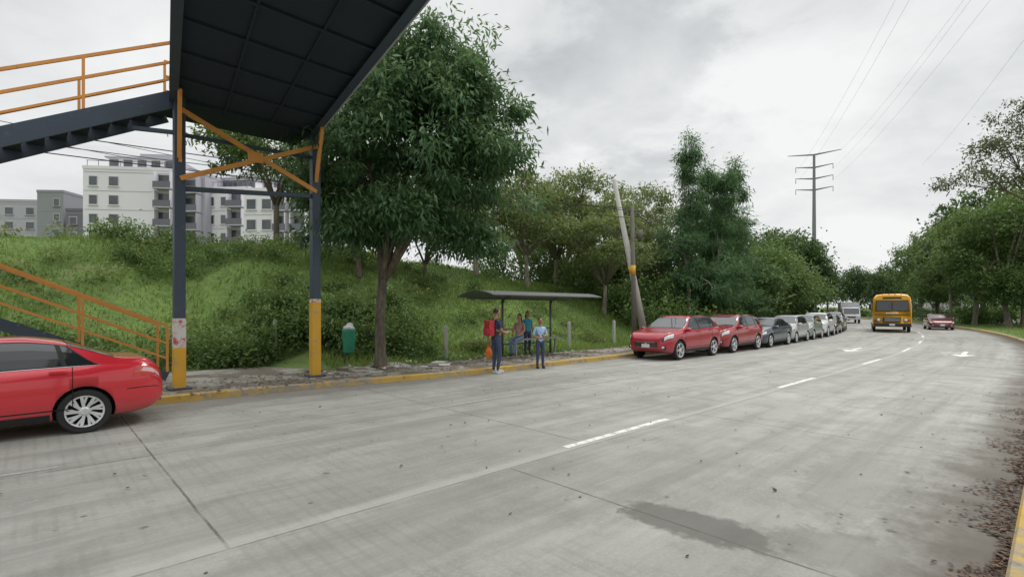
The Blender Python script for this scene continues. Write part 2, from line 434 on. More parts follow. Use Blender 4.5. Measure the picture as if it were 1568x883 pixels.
def trunk_mesh(name,C,base,fork,r,m,seed,nl=6,sub=2.2,lean=(0,0)):
    rnd=random.Random(seed); mb=MB([m])
    b=Vector(base); f=Vector(fork)
    mid=(b+f)/2+Vector((lean[0],lean[1],0))
    mb.tube([b-Vector((0,0,.3)),b+Vector((0,0,.12)),b*.75+mid*.25+Vector((0,0,.1)),mid,f],[r*1.6,r*1.25,r*1.02,r*.9,r*.8],10)
    idx=list(range(len(C))); rnd.shuffle(idx)
    limbs=[]
    for i in idx[:nl]:
        e=Vector(C[i]); a=f+(e-f)*.35+Vector((rnd.uniform(-.2,.2),rnd.uniform(-.2,.2),.25*(e-f).length*.5)); c=f+(e-f)*.7+Vector((rnd.uniform(-.2,.2),rnd.uniform(-.2,.2),.2))
        mb.tube([f-Vector((0,0,.1)),a,c,e],[r*.62,r*.42,r*.25,r*.08],7); limbs+= [(a,r*.3),(c,r*.2)]
    for i in idx[nl:int(nl*(1+sub*3))]:
        e=Vector(C[i]); p,rr=min(limbs,key=lambda q:(q[0]-e).length)
        c=(p+e)/2+Vector((rnd.uniform(-.15,.15),rnd.uniform(-.15,.15),.12))
        mb.tube([p,c,e],[rr*.6,rr*.4,rr*.15],5)
    me=bpy.data.meshes.new(name); me.from_pydata(mb.v,[],mb.f); me.materials.append(m)
    me.polygons.foreach_set('use_smooth',[True]*len(me.polygons)); me.update(); return me
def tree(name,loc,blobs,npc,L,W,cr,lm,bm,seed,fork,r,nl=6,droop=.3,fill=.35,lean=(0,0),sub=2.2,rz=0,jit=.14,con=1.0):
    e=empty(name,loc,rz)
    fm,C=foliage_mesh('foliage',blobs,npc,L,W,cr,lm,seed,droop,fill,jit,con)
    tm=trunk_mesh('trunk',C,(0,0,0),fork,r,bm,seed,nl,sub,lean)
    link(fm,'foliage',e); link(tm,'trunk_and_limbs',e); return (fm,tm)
def inst(name,data,loc,rz,sc):
    e=empty(name,loc,rz); e.scale=sc; link(data[0],'foliage',e); link(data[1],'trunk_and_limbs',e)
def at(x,D,dz=0):
    X=x*D; s,t=ST([X],[D]); s=float(s[0]); t=float(t[0])
    if -3<t<15 and s>20:      # keep trunks off the carriageway
        p=R(s,15.2 if t>6.5 else -3.2); X,D=p.x,p.y
    return (X,D,gz(X,D)+dz)
def rt(s,t): p=R(s,t); return (p.x,p.y,gz(p.x,p.y))
tb=R(7.5,13.7,.12)
tree('street_tree',tb,[(.9,-.2,6.9,2.4,2.4,2.6,95),(-.4,0,5.8,2.1,2.2,2.0,64),(2.6,0,5.4,1.7,1.6,2.1,56),(1.6,0,8.9,1.5,1.5,1.3,32),(-1.2,.2,4.4,1.1,1.2,1.3,32),(2.7,-.2,7.5,1.3,1.4,1.3,28),(.2,.3,8.1,1.5,1.5,1.2,24),(2.5,.2,3.7,.9,1.0,.6,14),(.6,-.9,4.2,1.7,1.1,.8,34)],
     150,.22,.066,.52,L_main,M_bark,3,(.05,0,2.6),.16,nl=9,droop=.6,fill=.45,lean=(-.07,.03),sub=2,jit=.24,con=1.3)
tree('broadleaf_tree',at(-.46,24),[(0,0,4.6,2.6,2.3,2.0,70),(1.6,0,3.2,1.8,1.8,1.7,40),(-1.6,0,4.2,1.3,1.3,1.3,26),(-2.6,0,5.2,.8,.9,.5,10)],75,.22,.09,.6,L_mid,M_bark,5,(0,0,2.0),.14)
tree('broadleaf_tree',at(-.30,22),[(0,0,1.9,1.9,1.8,2.2,70),(.9,0,3.9,1.5,1.5,1.6,40)],80,.22,.09,.6,L_mid,M_bark,6,(0,0,1.2),.12)
tree('broadleaf_tree',at(-.17,25),[(0,0,2.2,2.3,1.7,1.6,60),(1.5,0,3.2,1.5,1.5,1.3,30)],75,.22,.09,.6,L_mid,M_bark,26,(0,0,.8),.1)
UA=tree('umbrella_tree',at(.125,35),[(0,0,6.8,3.2,3.2,1.0,56),(-2.4,0,5.4,1.7,2,.8,26),(2.6,0,5.2,1.6,2,.8,26),(.4,0,3.8,2.8,2.4,1.2,36)],62,.22,.10,.6,L_lite,M_bark2,8,(.2,0,2.6),.14,nl=12,fill=.6,sub=2.4)
UB=tree('umbrella_tree',at(.03,31),[(0,0,5.4,1.9,2.2,1.4,42),(-1.7,0,3.8,1.4,1.8,1.0,26),(1.3,0,3.4,1.7,1.8,1.0,28)],62,.22,.10,.6,L_lite,M_bark2,9,(-.1,0,2.0),.13,nl=11,fill=.55,sub=2.4)
inst('umbrella_tree',UA,at(.235,40),1.2,(.95,.95,1.08))
inst('umbrella_tree',UB,at(.18,31),2.2,(1,1,.9))
inst('umbrella_tree',UB,at(.085,36),4.1,(1.1,1.1,1.05))
inst('umbrella_tree',UA,at(.30,44),3.0,(1,1,1.05))
inst('umbrella_tree',UB,at(-.07,29),.4,(1.1,1.1,1.15))
inst('umbrella_tree',UA,at(.02,46),2.0,(1.1,1,1.05))
inst('umbrella_tree',UA,at(.17,52),2.6,(1.2,1.2,1.2))
inst('umbrella_tree',UA,at(.10,42),5.6,(1.1,1.1,.95)); inst('umbrella_tree',UB,at(.26,36),5.0,(1.2,1.2,.9))
def spire(x,z,h,r,n): return (x,0,z,r,r,h,n)
FT=tree('feathery_tall_tree',at(.345,33),[spire(0,10.4,3.0,.55,40),spire(.2,7.6,1.8,1.0,30),spire(-.5,5.2,2.4,1.5,54),spire(.6,3.0,2.2,2.2,60)],85,.3,.055,.48,L_fea,M_bark2,11,(0,0,3.6),.13,nl=8,droop=.55,fill=.1)
FB=tree('feathery_tall_tree',at(.41,34),[spire(-.6,9.6,2.1,.5,26),spire(.7,9.3,2.3,.5,28),spire(0,6.6,2.0,1.4,48),spire(.3,3.4,2.6,2.2,64)],85,.3,.055,.48,L_fea,M_bark2,12,(0,0,3.6),.13,nl=8,droop=.55,fill=.1)
inst('feathery_tall_tree',FB,at(.475,35),2.5,(1.0,1.0,1.06))
inst('feathery_tall_tree',FT,at(.385,37),5.2,(1.3,1.3,.66))
inst('feathery_tall_tree',FT,at(.44,39),3.2,(1.4,1.4,.72))
DK=tree('dark_round_tree',at(.60,60),[(0,0,7.0,4.2,4,3.2,90),(3,0,5,2.8,3,2.6,50),(-3,0,5,2.8,3,2.4,50)],60,.4,.2,1.0,L_dark,M_bark,14,(0,0,3.5),.25)
MD=tree('roadside_tree',at(.545,46),[(0,0,4.6,3.0,3,2.4,70),(2,0,3.4,2.0,2,2.0,35),(-2,0,3.2,2,2,1.8,35)],60,.32,.14,.9,L_mid,M_bark,15,(0,0,2.2),.18)
inst('roadside_tree',MD,at(.50,42),1.3,(1,1,1.05)); inst('roadside_tree',MD,at(.56,52),2.2,(1.1,1.1,.9))
inst('dark_round_tree',DK,at(.57,66),2.6,(.8,.8,.9))
for s,t,sc,rz in ((76,15.2,1.05,1.0),(86,16.5,1.2,2.4),(96,14.8,1.0,4.0),(108,16,1.1,.6),(122,15,1.15,3.1),(140,15.5,1.2,5.1),(160,15,1.2,1.7)):
    inst('dark_round_tree',DK,rt(s,t),rz,(sc,sc,sc*1.02))
for s,t,sc,rz in ((118,-3.4,.95,.4),(138,-3.6,1.05,2.4),(160,-4,1.1,4.4),(185,-5,1.2,1.0)):
    inst('dark_round_tree',DK,rt(s,t),rz,(sc*.9,sc*.9,sc))
RT=tree('broadleaf_tree',at(.87,58),[(0,0,9.6,3.6,3.4,2.8,84),(-2.8,0,6.4,2.6,2.4,1.9,45),(2.8,0,7.2,3.0,3,2.6,55),(.4,0,4.4,3.4,3,1.6,40)],60,.36,.15,.95,L_mid,M_bark2,16,(.3,0,2.6),.24,nl=10,jit=.2)
inst('broadleaf_tree',RT,at(.97,50),2.2,(1.05,1.05,1.0)); inst('dark_round_tree',DK,at(.92,66),3.4,(1.3,1.3,1.6))
inst('umbrella_tree',UA,at(.84,66),1.4,(1.2,1.2,1.6)); inst('broadleaf_tree',RT,at(1.06,52),4.0,(1.3,1.3,1.3))
inst('roadside_tree',MD,at(.83,72),.7,(1.2,1.2,1.1)); inst('roadside_tree',MD,at(1.0,62),5.7,(1.6,1.6,2.1)); inst('broadleaf_tree',RT,at(.80,82),1.2,(1.1,1.1,1.0))
inst('roadside_tree',MD,at(1.0,48),5.0,(.8,.8,.85))
tree('overhanging_tree',at(1.09,34),[(-6.4,0,10.2,2.4,2.2,.8,18),(-4.2,0,12.0,2.4,2.2,1.2,30),(-1.5,0,14.6,2.8,2.6,1.8,46),(1.5,0,13.0,3.6,3,2.8,84),(-2.5,0,10.0,2.2,2.2,1.0,22),(1.0,0,9.0,3.0,2.6,1.6,34)],58,.24,.09,.6,leafmat('leaves_reddish_green',(.035,.045,.02),(.09,.12,.05),(.19,.2,.10),.3),M_bark,19,(-.6,0,6.0),.24,nl=14,fill=.35,sub=2.4)
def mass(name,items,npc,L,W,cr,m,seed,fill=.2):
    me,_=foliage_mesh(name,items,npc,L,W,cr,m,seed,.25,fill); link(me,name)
rg=random.Random(5)
its=[]
for _ in range(85):
    s=rg.uniform(4.5,10.5); t=rg.uniform(15.2,18.5)
    if s<7: t=max(t,16.9)
    p=R(s,t); h=rg.uniform(.35,.95); r=rg.uniform(.4,.85); its.append((p.x,p.y,gz(p.x,p.y)+h*.45,r,r,h,8))
for _ in range(34):
    s=rg.uniform(-6,6); t=rg.uniform(17,19.5); p=R(s,t); h=rg.uniform(.35,.8); r=rg.uniform(.4,.8); its.append((p.x,p.y,gz(p.x,p.y)+h*.4,r,r,h,7))
for _ in range(18):
    x=rg.uniform(-.80,-.42); D=rg.uniform(19,23); its.append((x*D,D,gz(x*D,D)+.2,rg.uniform(.6,1.1),.8,rg.uniform(.3,.7),9))
for _ in range(46):
    s=rg.uniform(-8,22); t=rg.uniform(17,25); p=R(s,t); r=rg.uniform(.25,.6); h=rg.uniform(.15,.4); its.append((p.x,p.y,gz(p.x,p.y)+h*.4,r,r,h,4))
mass('roadside_shrubs',its,45,.15,.06,.4,L_mid,31)
its=[]
for _ in range(60):
    s=rg.uniform(-12,14); t=rg.uniform(19,27); p=R(s,t); h=rg.uniform(.2,.5); r=rg.uniform(.4,1.0); its.append((p.x,p.y,gz(p.x,p.y)+h*.3,r,r,h,6))
for _ in range(14):
    s=rg.uniform(12,21); t=rg.uniform(15,20); p=R(s,t); h=rg.uniform(.2,.45); r=rg.uniform(.3,.7); its.append((p.x,p.y,gz(p.x,p.y)+h*.3,r,r,h,6))
mass('bank_weeds',its,40,.16,.06,.4,L_lite,32)
its=[]
for _ in range(75):
    s=rg.uniform(24,62); t=rg.uniform(14.6,21); p=R(s,t); h=rg.uniform(.8,2.2); r=rg.uniform(.9,1.9); its.append((p.x,p.y,gz(p.x,p.y)+h*.5,r,r,h,13))
for _ in range(50):
    s=rg.uniform(30,62); t=rg.uniform(20,30); p=R(s,t); h=rg.uniform(1.5,3.0); r=rg.uniform(1.2,2.4); its.append((p.x,p.y,gz(p.x,p.y)+h*.5,r,r,h,13))
mass('undergrowth',its,45,.26,.11,.7,L_mid,33)
its=[]
for _ in range(60):
    x=rg.uniform(-.06,.5); D=rg.uniform(37,52); X=x*D; h=rg.uniform(1.2,3.2); r=rg.uniform(1.5,3); its.append((X,D,gz(X,D)+h*.5,r,r,h,12))
mass('thicket',its,42,.3,.13,.8,L_mid,34)
its=[]
for _ in range(120):
    x=rg.uniform(.45,1.3); D=rg.uniform(100,190)
    s,t=ST([x*D],[D])
    if -22<t[0]<15: continue
    h=rg.uniform(4,8.5); r=rg.uniform(4,8); its.append((x*D,D,gz(x*D,D)+h*.8,r,r,h,24))
for _ in range(50):
    s=rg.uniform(60,110); t=rg.uniform(15,24); p=R(s,t); h=rg.uniform(2.5,5); r=rg.uniform(2,4); its.append((p.x,p.y,gz(p.x,p.y)+h*.7,r,r,h,22))
for _ in range(34):
    s=rg.uniform(200,300); t=rg.uniform(-24,24); p=R(s,t); h=rg.uniform(5,8); r=rg.uniform(4,7); its.append((p.x,p.y,h*.8,r,r,h,26))
for _ in range(30):
    s=rg.uniform(110,200); t=rg.uniform(15,22); p=R(s,t); h=rg.uniform(3,6); r=rg.uniform(2.5,4.5); its.append((p.x,p.y,gz(p.x,p.y)+h*.7,r,r,h,22))
mass('distant_tree_mass',its,32,.8,.42,1.7,L_dark,35)
its=[]
for _ in range(46):
    s=rg.uniform(48,140); t=rg.uniform(-28,-20); p=R(s,t); h=rg.uniform(1.2,3.2); r=rg.uniform(1.5,3.2); its.append((p.x,p.y,gz(p.x,p.y)+h*.6,r,r,h,14))
for _ in range(40):
    s=rg.uniform(74,170); t=rg.uniform(-8,-3); p=R(s,t); h=rg.uniform(.5,1.6); r=rg.uniform(.8,1.5); its.append((p.x,p.y,.1+h*.6,r,r,h,11))
mass('median_hedge',its,40,.32,.15,.7,L_mid,36)
def grass(name,n,s0,s1,t0,t1,hmin,hmax,w,seed,foot=True):
    rng=np.random.default_rng(seed); s=rng.uniform(s0,s1,n); t=rng.uniform(t0,t1,n)
    cl=(np.sin(s*1.3+t*.7)+np.sin(s*.5-t*1.1+2)+rng.normal(size=n)*.8)
    if foot:
        k=~((s<6.4)&(t<16.7)); s=s[k];t=t[k];cl=cl[k]; n=len(s)
    x,y=RV(s,t); ss,tt=ST(x,y); z=gh(ss,tt,x,y)-.03
    h=(hmin+(hmax-hmin)*rng.random(n)**1.6)*(.8+.22*np.clip(cl,-1.8,2)); a=rng.random(n)*6.283
    B=np.stack([x,y,z],1); sd=np.stack([np.cos(a),np.sin(a),0*a],1)*w*.5; bd=np.stack([-np.sin(a),np.cos(a),0*a],1)*(h*rng.uniform(.1,.7,n))[:,None]
    V=np.stack([B-sd,B+sd,B+bd*.35+np.array([0,0,1])*h[:,None]*.6+sd*.8,B+bd+np.array([0,0,1])*h[:,None]],1).reshape(-1,3)
    F=np.arange(4*n).reshape(n,4)
    big=.5*np.sin(x*.35+1)*np.cos(y*.3)+.3*np.sin(x*1.1+y*.8)
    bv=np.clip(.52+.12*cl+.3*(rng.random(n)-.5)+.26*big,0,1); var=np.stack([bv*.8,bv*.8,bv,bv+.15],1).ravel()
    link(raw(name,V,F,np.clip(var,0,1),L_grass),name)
grass('bank_grass',110000,-13,36,14.0,28,.07,.32,.03,41)
grass('sidewalk_weeds',9000,5,60,13.3,14.6,.05,.28,.025,42)
grass('median_lawn',16000,34,80,-7,-.1,.05,.16,.05,43,False)
def flatleaves(name,n,fn,seed,L=.07,W=.035,m=L_dead):
    rng=np.random.default_rng(seed); s,t,z=fn(rng,n); x,y=RV(s,t); C=np.stack([x,y,z+.006+rng.random(len(x))*.02],1)
    a=rng.random(len(x))*6.28; d=np.stack([np.cos(a),np.sin(a),rng.normal(size=len(x))*.15],1); sd=np.stack([-np.sin(a),np.cos(a),rng.normal(size=len(x))*.25],1)
    l=L*(.5+rng.random(len(x)))[:,None]; w=W*(.6+.8*rng.random(len(x)))[:,None]
    V=np.stack([C,C+d*l*.5+sd*w*.5,C+d*l,C+d*l*.5-sd*w*.5],1).reshape(-1,3); F=np.arange(4*len(x)).reshape(-1,4)
    link(raw(name,V,F,np.repeat(rng.random(len(x)),4),m),name)
def f1(rng,n):
    s=rng.uniform(3,16,n); c=np.sin(s*2.1)+np.sin(s*5.3+1)+.6*np.sin(s*11); t=.27+np.abs(rng.normal(size=n))*.10*(1+.7*np.clip(c,-1.2,2)); return s,t,np.zeros(n)
flatleaves('fallen_leaves',3800,f1,51,.045,.025)
def f2(rng,n):
    s=rng.uniform(2,30,n); t=rng.uniform(11.7,14.2,n); return s,t,np.full(n,.13)
flatleaves('sidewalk_leaf_litter',2600,f2,52,.09,.05)
def f3(rng,n):
    s=rng.uniform(-3,18,n); t=rng.uniform(.3,10.9,n); return s,t,np.zeros(n)
flatleaves('scattered_road_leaves',320,f3,53,.045,.03)
# ---------------------------------------------------------------- footbridge
bd=Vector((.56,-.828,0)).normalized(); bn=Vector((-bd.y,bd.x,0))
if bn.x<0: bn=-bn
c1=R(2.3,13.0); c2=R(5.3,13.1)
fb=empty('pedestrian_footbridge')
ZS=6.3
def I(mb,p0,p1,h,w,mi=0):
    p0=Vector(p0);p1=Vector(p1)
    mb.beam(p0,p1,.02,h-.04,mi)
    for dz in (-h/2+.01,h/2-.01): mb.beam(p0+Vector((0,0,dz)),p1+Vector((0,0,dz)),w,.018,mi)
col=MB([M_steel,M_yel])
for c,yh,tp in ((c1,.95,7.6),(c2,1.95,6.3)):
    col.box((c.x,c.y,(yh+.1)/2+.03),(.225,.225,yh-.0),1,rz=ang_u(0))
    col.box((c.x,c.y,(yh+tp)/2+.04),(.21,.21,tp-yh),0,rz=ang_u(0))
    col.box((c.x,c.y,.14),(.42,.42,.05),0,rz=ang_u(0))
col.obj('support_columns',fb,bevel=.01)
pst=MB([worn_mat('poster_paper',(.6,.58,.55),(.5,.08,.07),.8,6,.5)])
pst.box((c1.x,c1.y,1.32),(.222,.222,.66),0,rz=ang_u(0)); pst.box((c2.x,c2.y,2.05),(.217,.217,.12),0,rz=ang_u(0)); pst.obj('pasted_poster',fb)
c1b=c1+(-bd)*.35; c2b=c2+(-bd)*.35
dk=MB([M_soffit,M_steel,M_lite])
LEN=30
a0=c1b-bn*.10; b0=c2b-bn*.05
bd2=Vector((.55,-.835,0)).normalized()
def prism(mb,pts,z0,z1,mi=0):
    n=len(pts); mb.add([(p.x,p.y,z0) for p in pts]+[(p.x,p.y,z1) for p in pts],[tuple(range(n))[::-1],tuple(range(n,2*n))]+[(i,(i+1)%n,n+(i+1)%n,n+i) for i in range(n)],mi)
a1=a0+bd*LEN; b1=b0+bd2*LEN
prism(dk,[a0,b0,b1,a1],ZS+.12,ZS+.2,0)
I(dk,a0+Vector((0,0,ZS+.2)),a1+Vector((0,0,ZS+.2)),.40,.16,1)
I(dk,b0+Vector((0,0,ZS+.2)),b1+Vector((0,0,ZS+.2)),.40,.16,1)
dk.beam(b0+bn*.09+Vector((0,0,ZS+.0)),b1+bn*.09+Vector((0,0,ZS+.0)),.02,.05,2)
for k in range(0,24):
    p=a0+bd*(.3+k*1.25); q_=b0+bd2*(.3+k*1.25); dk.beam(p+Vector((0,0,ZS+.095)),q_+Vector((0,0,ZS+.095)),.07,.05,0)
m1=(a0+b0)/2
for off in(-.5,.5):
    dk.beam(m1+bn*off+Vector((0,0,ZS+.1)),m1+bn*off+bd*LEN+Vector((0,0,ZS+.1)),.04,.04,0)
dk.obj('deck',fb)
rl=MB([M_org])
for e0,e1 in ((a0,a1),(b0,b1)):
    for z in (.55,1.0,1.4): rl.tube([e0+Vector((0,0,ZS+.2+z)),e1+Vector((0,0,ZS+.2+z))],.03,8)
    dd=(e1-e0).normalized()
    for k in range(0,21):
        p=e0+dd*(k*1.5); rl.beam(p+Vector((0,0,ZS+.4)),p+Vector((0,0,ZS+1.62)),.05,.05)
rl.obj('deck_railing',fb)
br=MB([M_org,M_steel])
def zp(c,z): return Vector((c.x,c.y,z))
off=-Vector((R(0,1)-R(0,0)))*.09
br.beam(zp(c1,6.15)+off,zp(c2,4.85)+off,.06,.10,0); br.beam(zp(c1,4.65)+off*1.6,zp(c2,6.0)+off*1.6,.06,.10,0)
br.beam(zp(c1,4.45),zp(c2,4.75),.08,.10,1)
br.beam(zp(c1,5.65)-off,zp(c2,5.75)-off,.07,.08,1)
ext=R(1.5,13.2)-R(2.3,13.0)
br.beam(zp(c1,5.62)+ext,zp(c1,5.65),.08,.08,1)
for c in (c1,c2):
    br.beam(zp(c,5.1)+bd*.1,zp(c,ZS+.05)+bd*(.75),.08,.09,0)
mm=(c1+c2)/2; br.beam(zp(mm,5.4)+off*2.2-Vector((.12,.12,0)),zp(mm,5.4)+off*2.2+Vector((.12,.12,0)),.02,.24,0)
br.beam(zp(c1,5.0)+off*1.2,zp(c1,8.2)+off*1.2,.05,.06,0)
br.obj('cross_bracing',fb)
fc=MB([M_steel,M_yel])
for p in (a0+bd*27,b0+bd2*27):
    fc.box((p.x,p.y,3.2),(.22,.22,6.4),0,rz=.6)
fc.obj('opposite_columns',fb)
st=MB([M_steel,M_org,M_soffit])
def flight(s0,z0,s1,z1,tn,tf,sh=.34,rs=0):
    n=int(abs(z1-z0)/.18)
    for t in (tn,tf):
        st.beam(R(s0,t,z0-.02),R(s1,t,z1-.02),.06,sh,0)
        pn=int(abs(s1-s0)/1.35)
        for k in range(pn+1):
            f=k/pn; s=s0+(s1-s0)*f; z=z0+(z1-z0)*f
            st.beam(R(s,t,z+.1),R(s,t,z+1.2),.05,.05,1)
        for dz,w in ((1.2,.06),(.78,.045),(.42,.045)): st.beam(R(s0,t,z0+dz),R(s1,t,z1+dz),.045,w,1)
    for k in range(n):
        f=(k+.5)/n; s=s0+(s1-s0)*f; z=z0+(z1-z0)*f
        a=R(s,tn+.03,z);b=R(s,tf-.03,z); st.beam(a,b,.27,.035,2)
flight(2.25,6.42,-3.9,3.1,13.05,14.35)
flight(2.35,.25,-3.9,3.1,14.65,15.95,.2)
st.box(R(-4.6,14.5,3.05),(1.4,2.9,.1),2,rz=ang_u(0))
for p in ((-5.2,13.1),(-5.2,15.9),(-4.0,13.1),(-4.0,15.9)):
    st.beam(R(p[0],p[1],.1),R(p[0],p[1],4.2),.14,.14,0)
for z in (3.6,3.95,4.3):
    st.beam(R(-5.25,13.05,z),R(-5.25,15.95,z),.045,.05,1)
prism(st,[R(2.25,13.0),R(5.3,13.1),R(5.3,14.5),R(2.25,14.5)],ZS+.1,ZS+.2,2)
for z in (7.0,7.35,7.7): st.beam(R(2.25,14.45,z),R(5.3,14.45,z),.045,.05,1)
st.beam(R(2.25,13.0,6.5),R(2.25,13.0,7.75),.06,.06,1)
st.obj('stairs',fb)
# ---------------------------------------------------------------- shelter
sh=empty('bus_shelter')
M_shel=worn_mat('shelter_steel_grey',(.10,.10,.105),(.24,.23,.22),.5,6,.6)
mb=MB([M_shel])
for s in (12.6,15.2):
    mb.tube([R(s,14.0,.1),R(s,14.0,2.2)],.045,10)
    mb.tube([R(s,14.0,2.0),R(s,13.9,2.2),R(s,13.5,2.36),R(s,12.7,2.37)],.03,8)
mb.tube([R(10.9,13.9,2.22),R(16.3,13.9,2.22)],.03,8)
mb.tube([R(12.6,14,.55),R(15.2,14,.55)],.03,8); mb.tube([R(12.6,14,1.1),R(15.2,14,1.1)],.02,8)
mb.obj('frame',sh,True)
rf=MB([M_shel]); n=10; vs=[];fs=[]
for k in range(n+1):
    f=k/n; t=14.3-f*1.9; z=2.17+.27*math.sin(math.pi*(.1+.75*f))
    for s in (10.75,16.45):
        vs.append(R(s,t,z)); vs.append(R(s,t,z+.035))
for k in range(n):
    o=k*4; fs+= [(o,o+4,o+6,o+2),(o+1,o+3,o+7,o+5),(o,o+1,o+5,o+4),(o+2,o+6,o+7,o+3)]
fs+= [(0,2,3,1),(n*4,n*4+1,n*4+3,n*4+2)]
rf.add(vs,fs); rf.obj('curved_roof',sh)
bn_=MB([mat('bench_metal',(.35,.35,.36),.4,.5)])
for dt in (0,.13,.26): bn_.beam(R(12.5,13.35+dt,.74),R(15.2,13.35+dt,.74),.1,.04)
for s in (12.8,14.9): bn_.beam(R(s,13.48,.12),R(s,13.48,.72),.06,.06)
bn_.obj('bench',sh)
# ---------------------------------------------------------------- poles & fence posts
pe=empty('utility_pole'); mb=MB([worn_mat('weathered_pole',(.15,.14,.12),(.09,.08,.07),.9,4),M_yel,M_conc])
px,py=R(18.6,12.3).xy
mb.tube([(px,py,0),(px-.1,py,6.2)],[.11,.08],10)
mb.tube([(px-.055,py,3.3),(px-.062,py,3.7)],[.103,.10],10,1)
mb.tube([(px-.4,py+.2,6.0),(px+.3,py-.2,6.0)],.04,6); mb.box((px+.22,py,5.0),(.22,.2,.4),0)
mb.obj('pole',pe,True)
pe2=empty('concrete_utility_pole'); mb=MB([M_conc,M_yel])
b_=Vector((px+.62,py+.2,0)); tp_=Vector((px-.85,py+.1,7.35)); mb.tube([b_,tp_],[.165,.085],10)
l=lambda f:b_+(tp_-b_)*f
mb.tube([l(.46),l(.50)],[.131,.128],10,1); mb.obj('pole',pe2,True)
wr=MB([M_black])
def wire(p0,p1,sag,r=.012,n=14):
    p0=Vector(p0);p1=Vector(p1); wr.tube([p0+(p1-p0)*(i/n)-Vector((0,0,sag*4*(i/n)*(1-i/n))) for i in range(n+1)],r,5)
P1=Vector((px-.1,py,6.0))
wire(P1,R(-30,24,7.5),.5,.014); wire(P1-Vector((0,0,.3)),R(-30,24,7.0),.6,.014); wire(P1+Vector((0,0,.1)),R(-25,30,9),.8)
wire(P1,R(46,17,6),.5,.014); wire(P1-Vector((0,0,.4)),R(46,17,5.4),.6,.018); wire(P1,(1,60,9),.5)
wire(R(-40,19,8.6),R(22,26,8.0),.3,.012);wire(R(-40,19,8.2),R(22,26,7.7),.4,.012)
wr.obj('telephone_wires')
for s,t in ((5.6,17.0),(10.6,14.75),(17.4,14.9),(3,17.5),(21,15.0)):
    e=empty('concrete_fence_post',R(s,t,gz(*R(s,t).xy)),.3); mb=MB([M_conc]); mb.box((0,0,.4),(.12,.12,1.4)); mb.box((0,0,1.12),(.09,.09,.06)); mb.obj('post',e,bevel=.015)
e=empty('trash_bin',R(7.0,14.75,.22),ang_u(0)); mb=MB([mat('bin_green',(.03,.25,.15),.5),M_shel,mat('trash_bag_white',(.6,.6,.58),.5)])
mb.tube([(0,.25,-.3),(0,.25,1.15)],.03,8,1)
for dz in (.4,.95): mb.beam((0,.25,dz),(0,.1,dz),.04,.03,1)
mb.tube([(0,0,.3),(0,0,.34),(0,0,.95),(0,0,1.02),(0,0,1.03)],[.15,.165,.195,.205,.18],16,0)
mb.ell((0,0,1.05),(.17,.17,.09),2); mb.ell((.05,.04,1.14),(.1,.1,.07),2); mb.obj('bin',e,True)
e=empty('broken_pavement_slabs'); mb=MB([M_walk,M_conc])
for _ in range(20):
    p=R(rg.uniform(5.6,9.5),rg.uniform(12.6,14.4),.15); mb.box(p,(rg.uniform(.15,.6),rg.uniform(.15,.45),.07),rg.choice([0,1]),R=Matrix.Rotation(rg.uniform(0,3),3,'Z')@Matrix.Rotation(rg.uniform(-.25,.25),3,'X'))
mb.obj('slabs',e,bevel=.01)
mb=MB([mat('litter_white',(.6,.6,.58),.6),mat('litter_blue',(.1,.2,.35),.6)])
for _ in range(60):
    p=R(rg.uniform(5.5,16),rg.uniform(13.0,14.9),.16); mb.ell(p,(rg.uniform(.02,.07),rg.uniform(.02,.05),.025),0 if rg.random()<.8 else 1,6,4)
mb.obj('litter')
# ---------------------------------------------------------------- transmission tower & lines
TW=Vector((.59*160,160,0)); e=empty('transmission_tower',TW); mb=MB([mat('galvanised_steel',(.2,.21,.22),.6,.4)])
mb.tube([(0,0,0),(0,0,50)],[.8,.35],10)
AH=[(50,7.2),(46,5),(42.5,5),(39,5)]
ad=Vector((.87,-.5,0))
for z,w in AH: mb.tube([ad*-w+Vector((0,0,z+.6)),(0,0,z),ad*w+Vector((0,0,z+.6))],[.1,.28,.1],6)
for z,w in AH[1:]:
    for sg in (-1,1): mb.tube([ad*w*sg+Vector((0,0,z+.6)),ad*w*sg+Vector((0,0,z-1))],.09,5)
mb.obj('steel_monopole',e)
wr=MB([mat('cable_grey',(.3,.31,.32),.6)])
for z,w in ((50,7.2),(46,5),(42.5,5)):
    for sg in (-1,1):
        if z==50 and sg<0: continue
        a=TW+ad*w*sg+Vector((0,0,z-(1 if w==5 else -.6))); b=Vector((44,34,z+3))+Vector((1,-.1,0))*w*sg
        wire(a,b,3.0,.014,24)
wire((120,150,44),(34,20,32),2.0,.013,24)
wr.obj('high_voltage_lines')
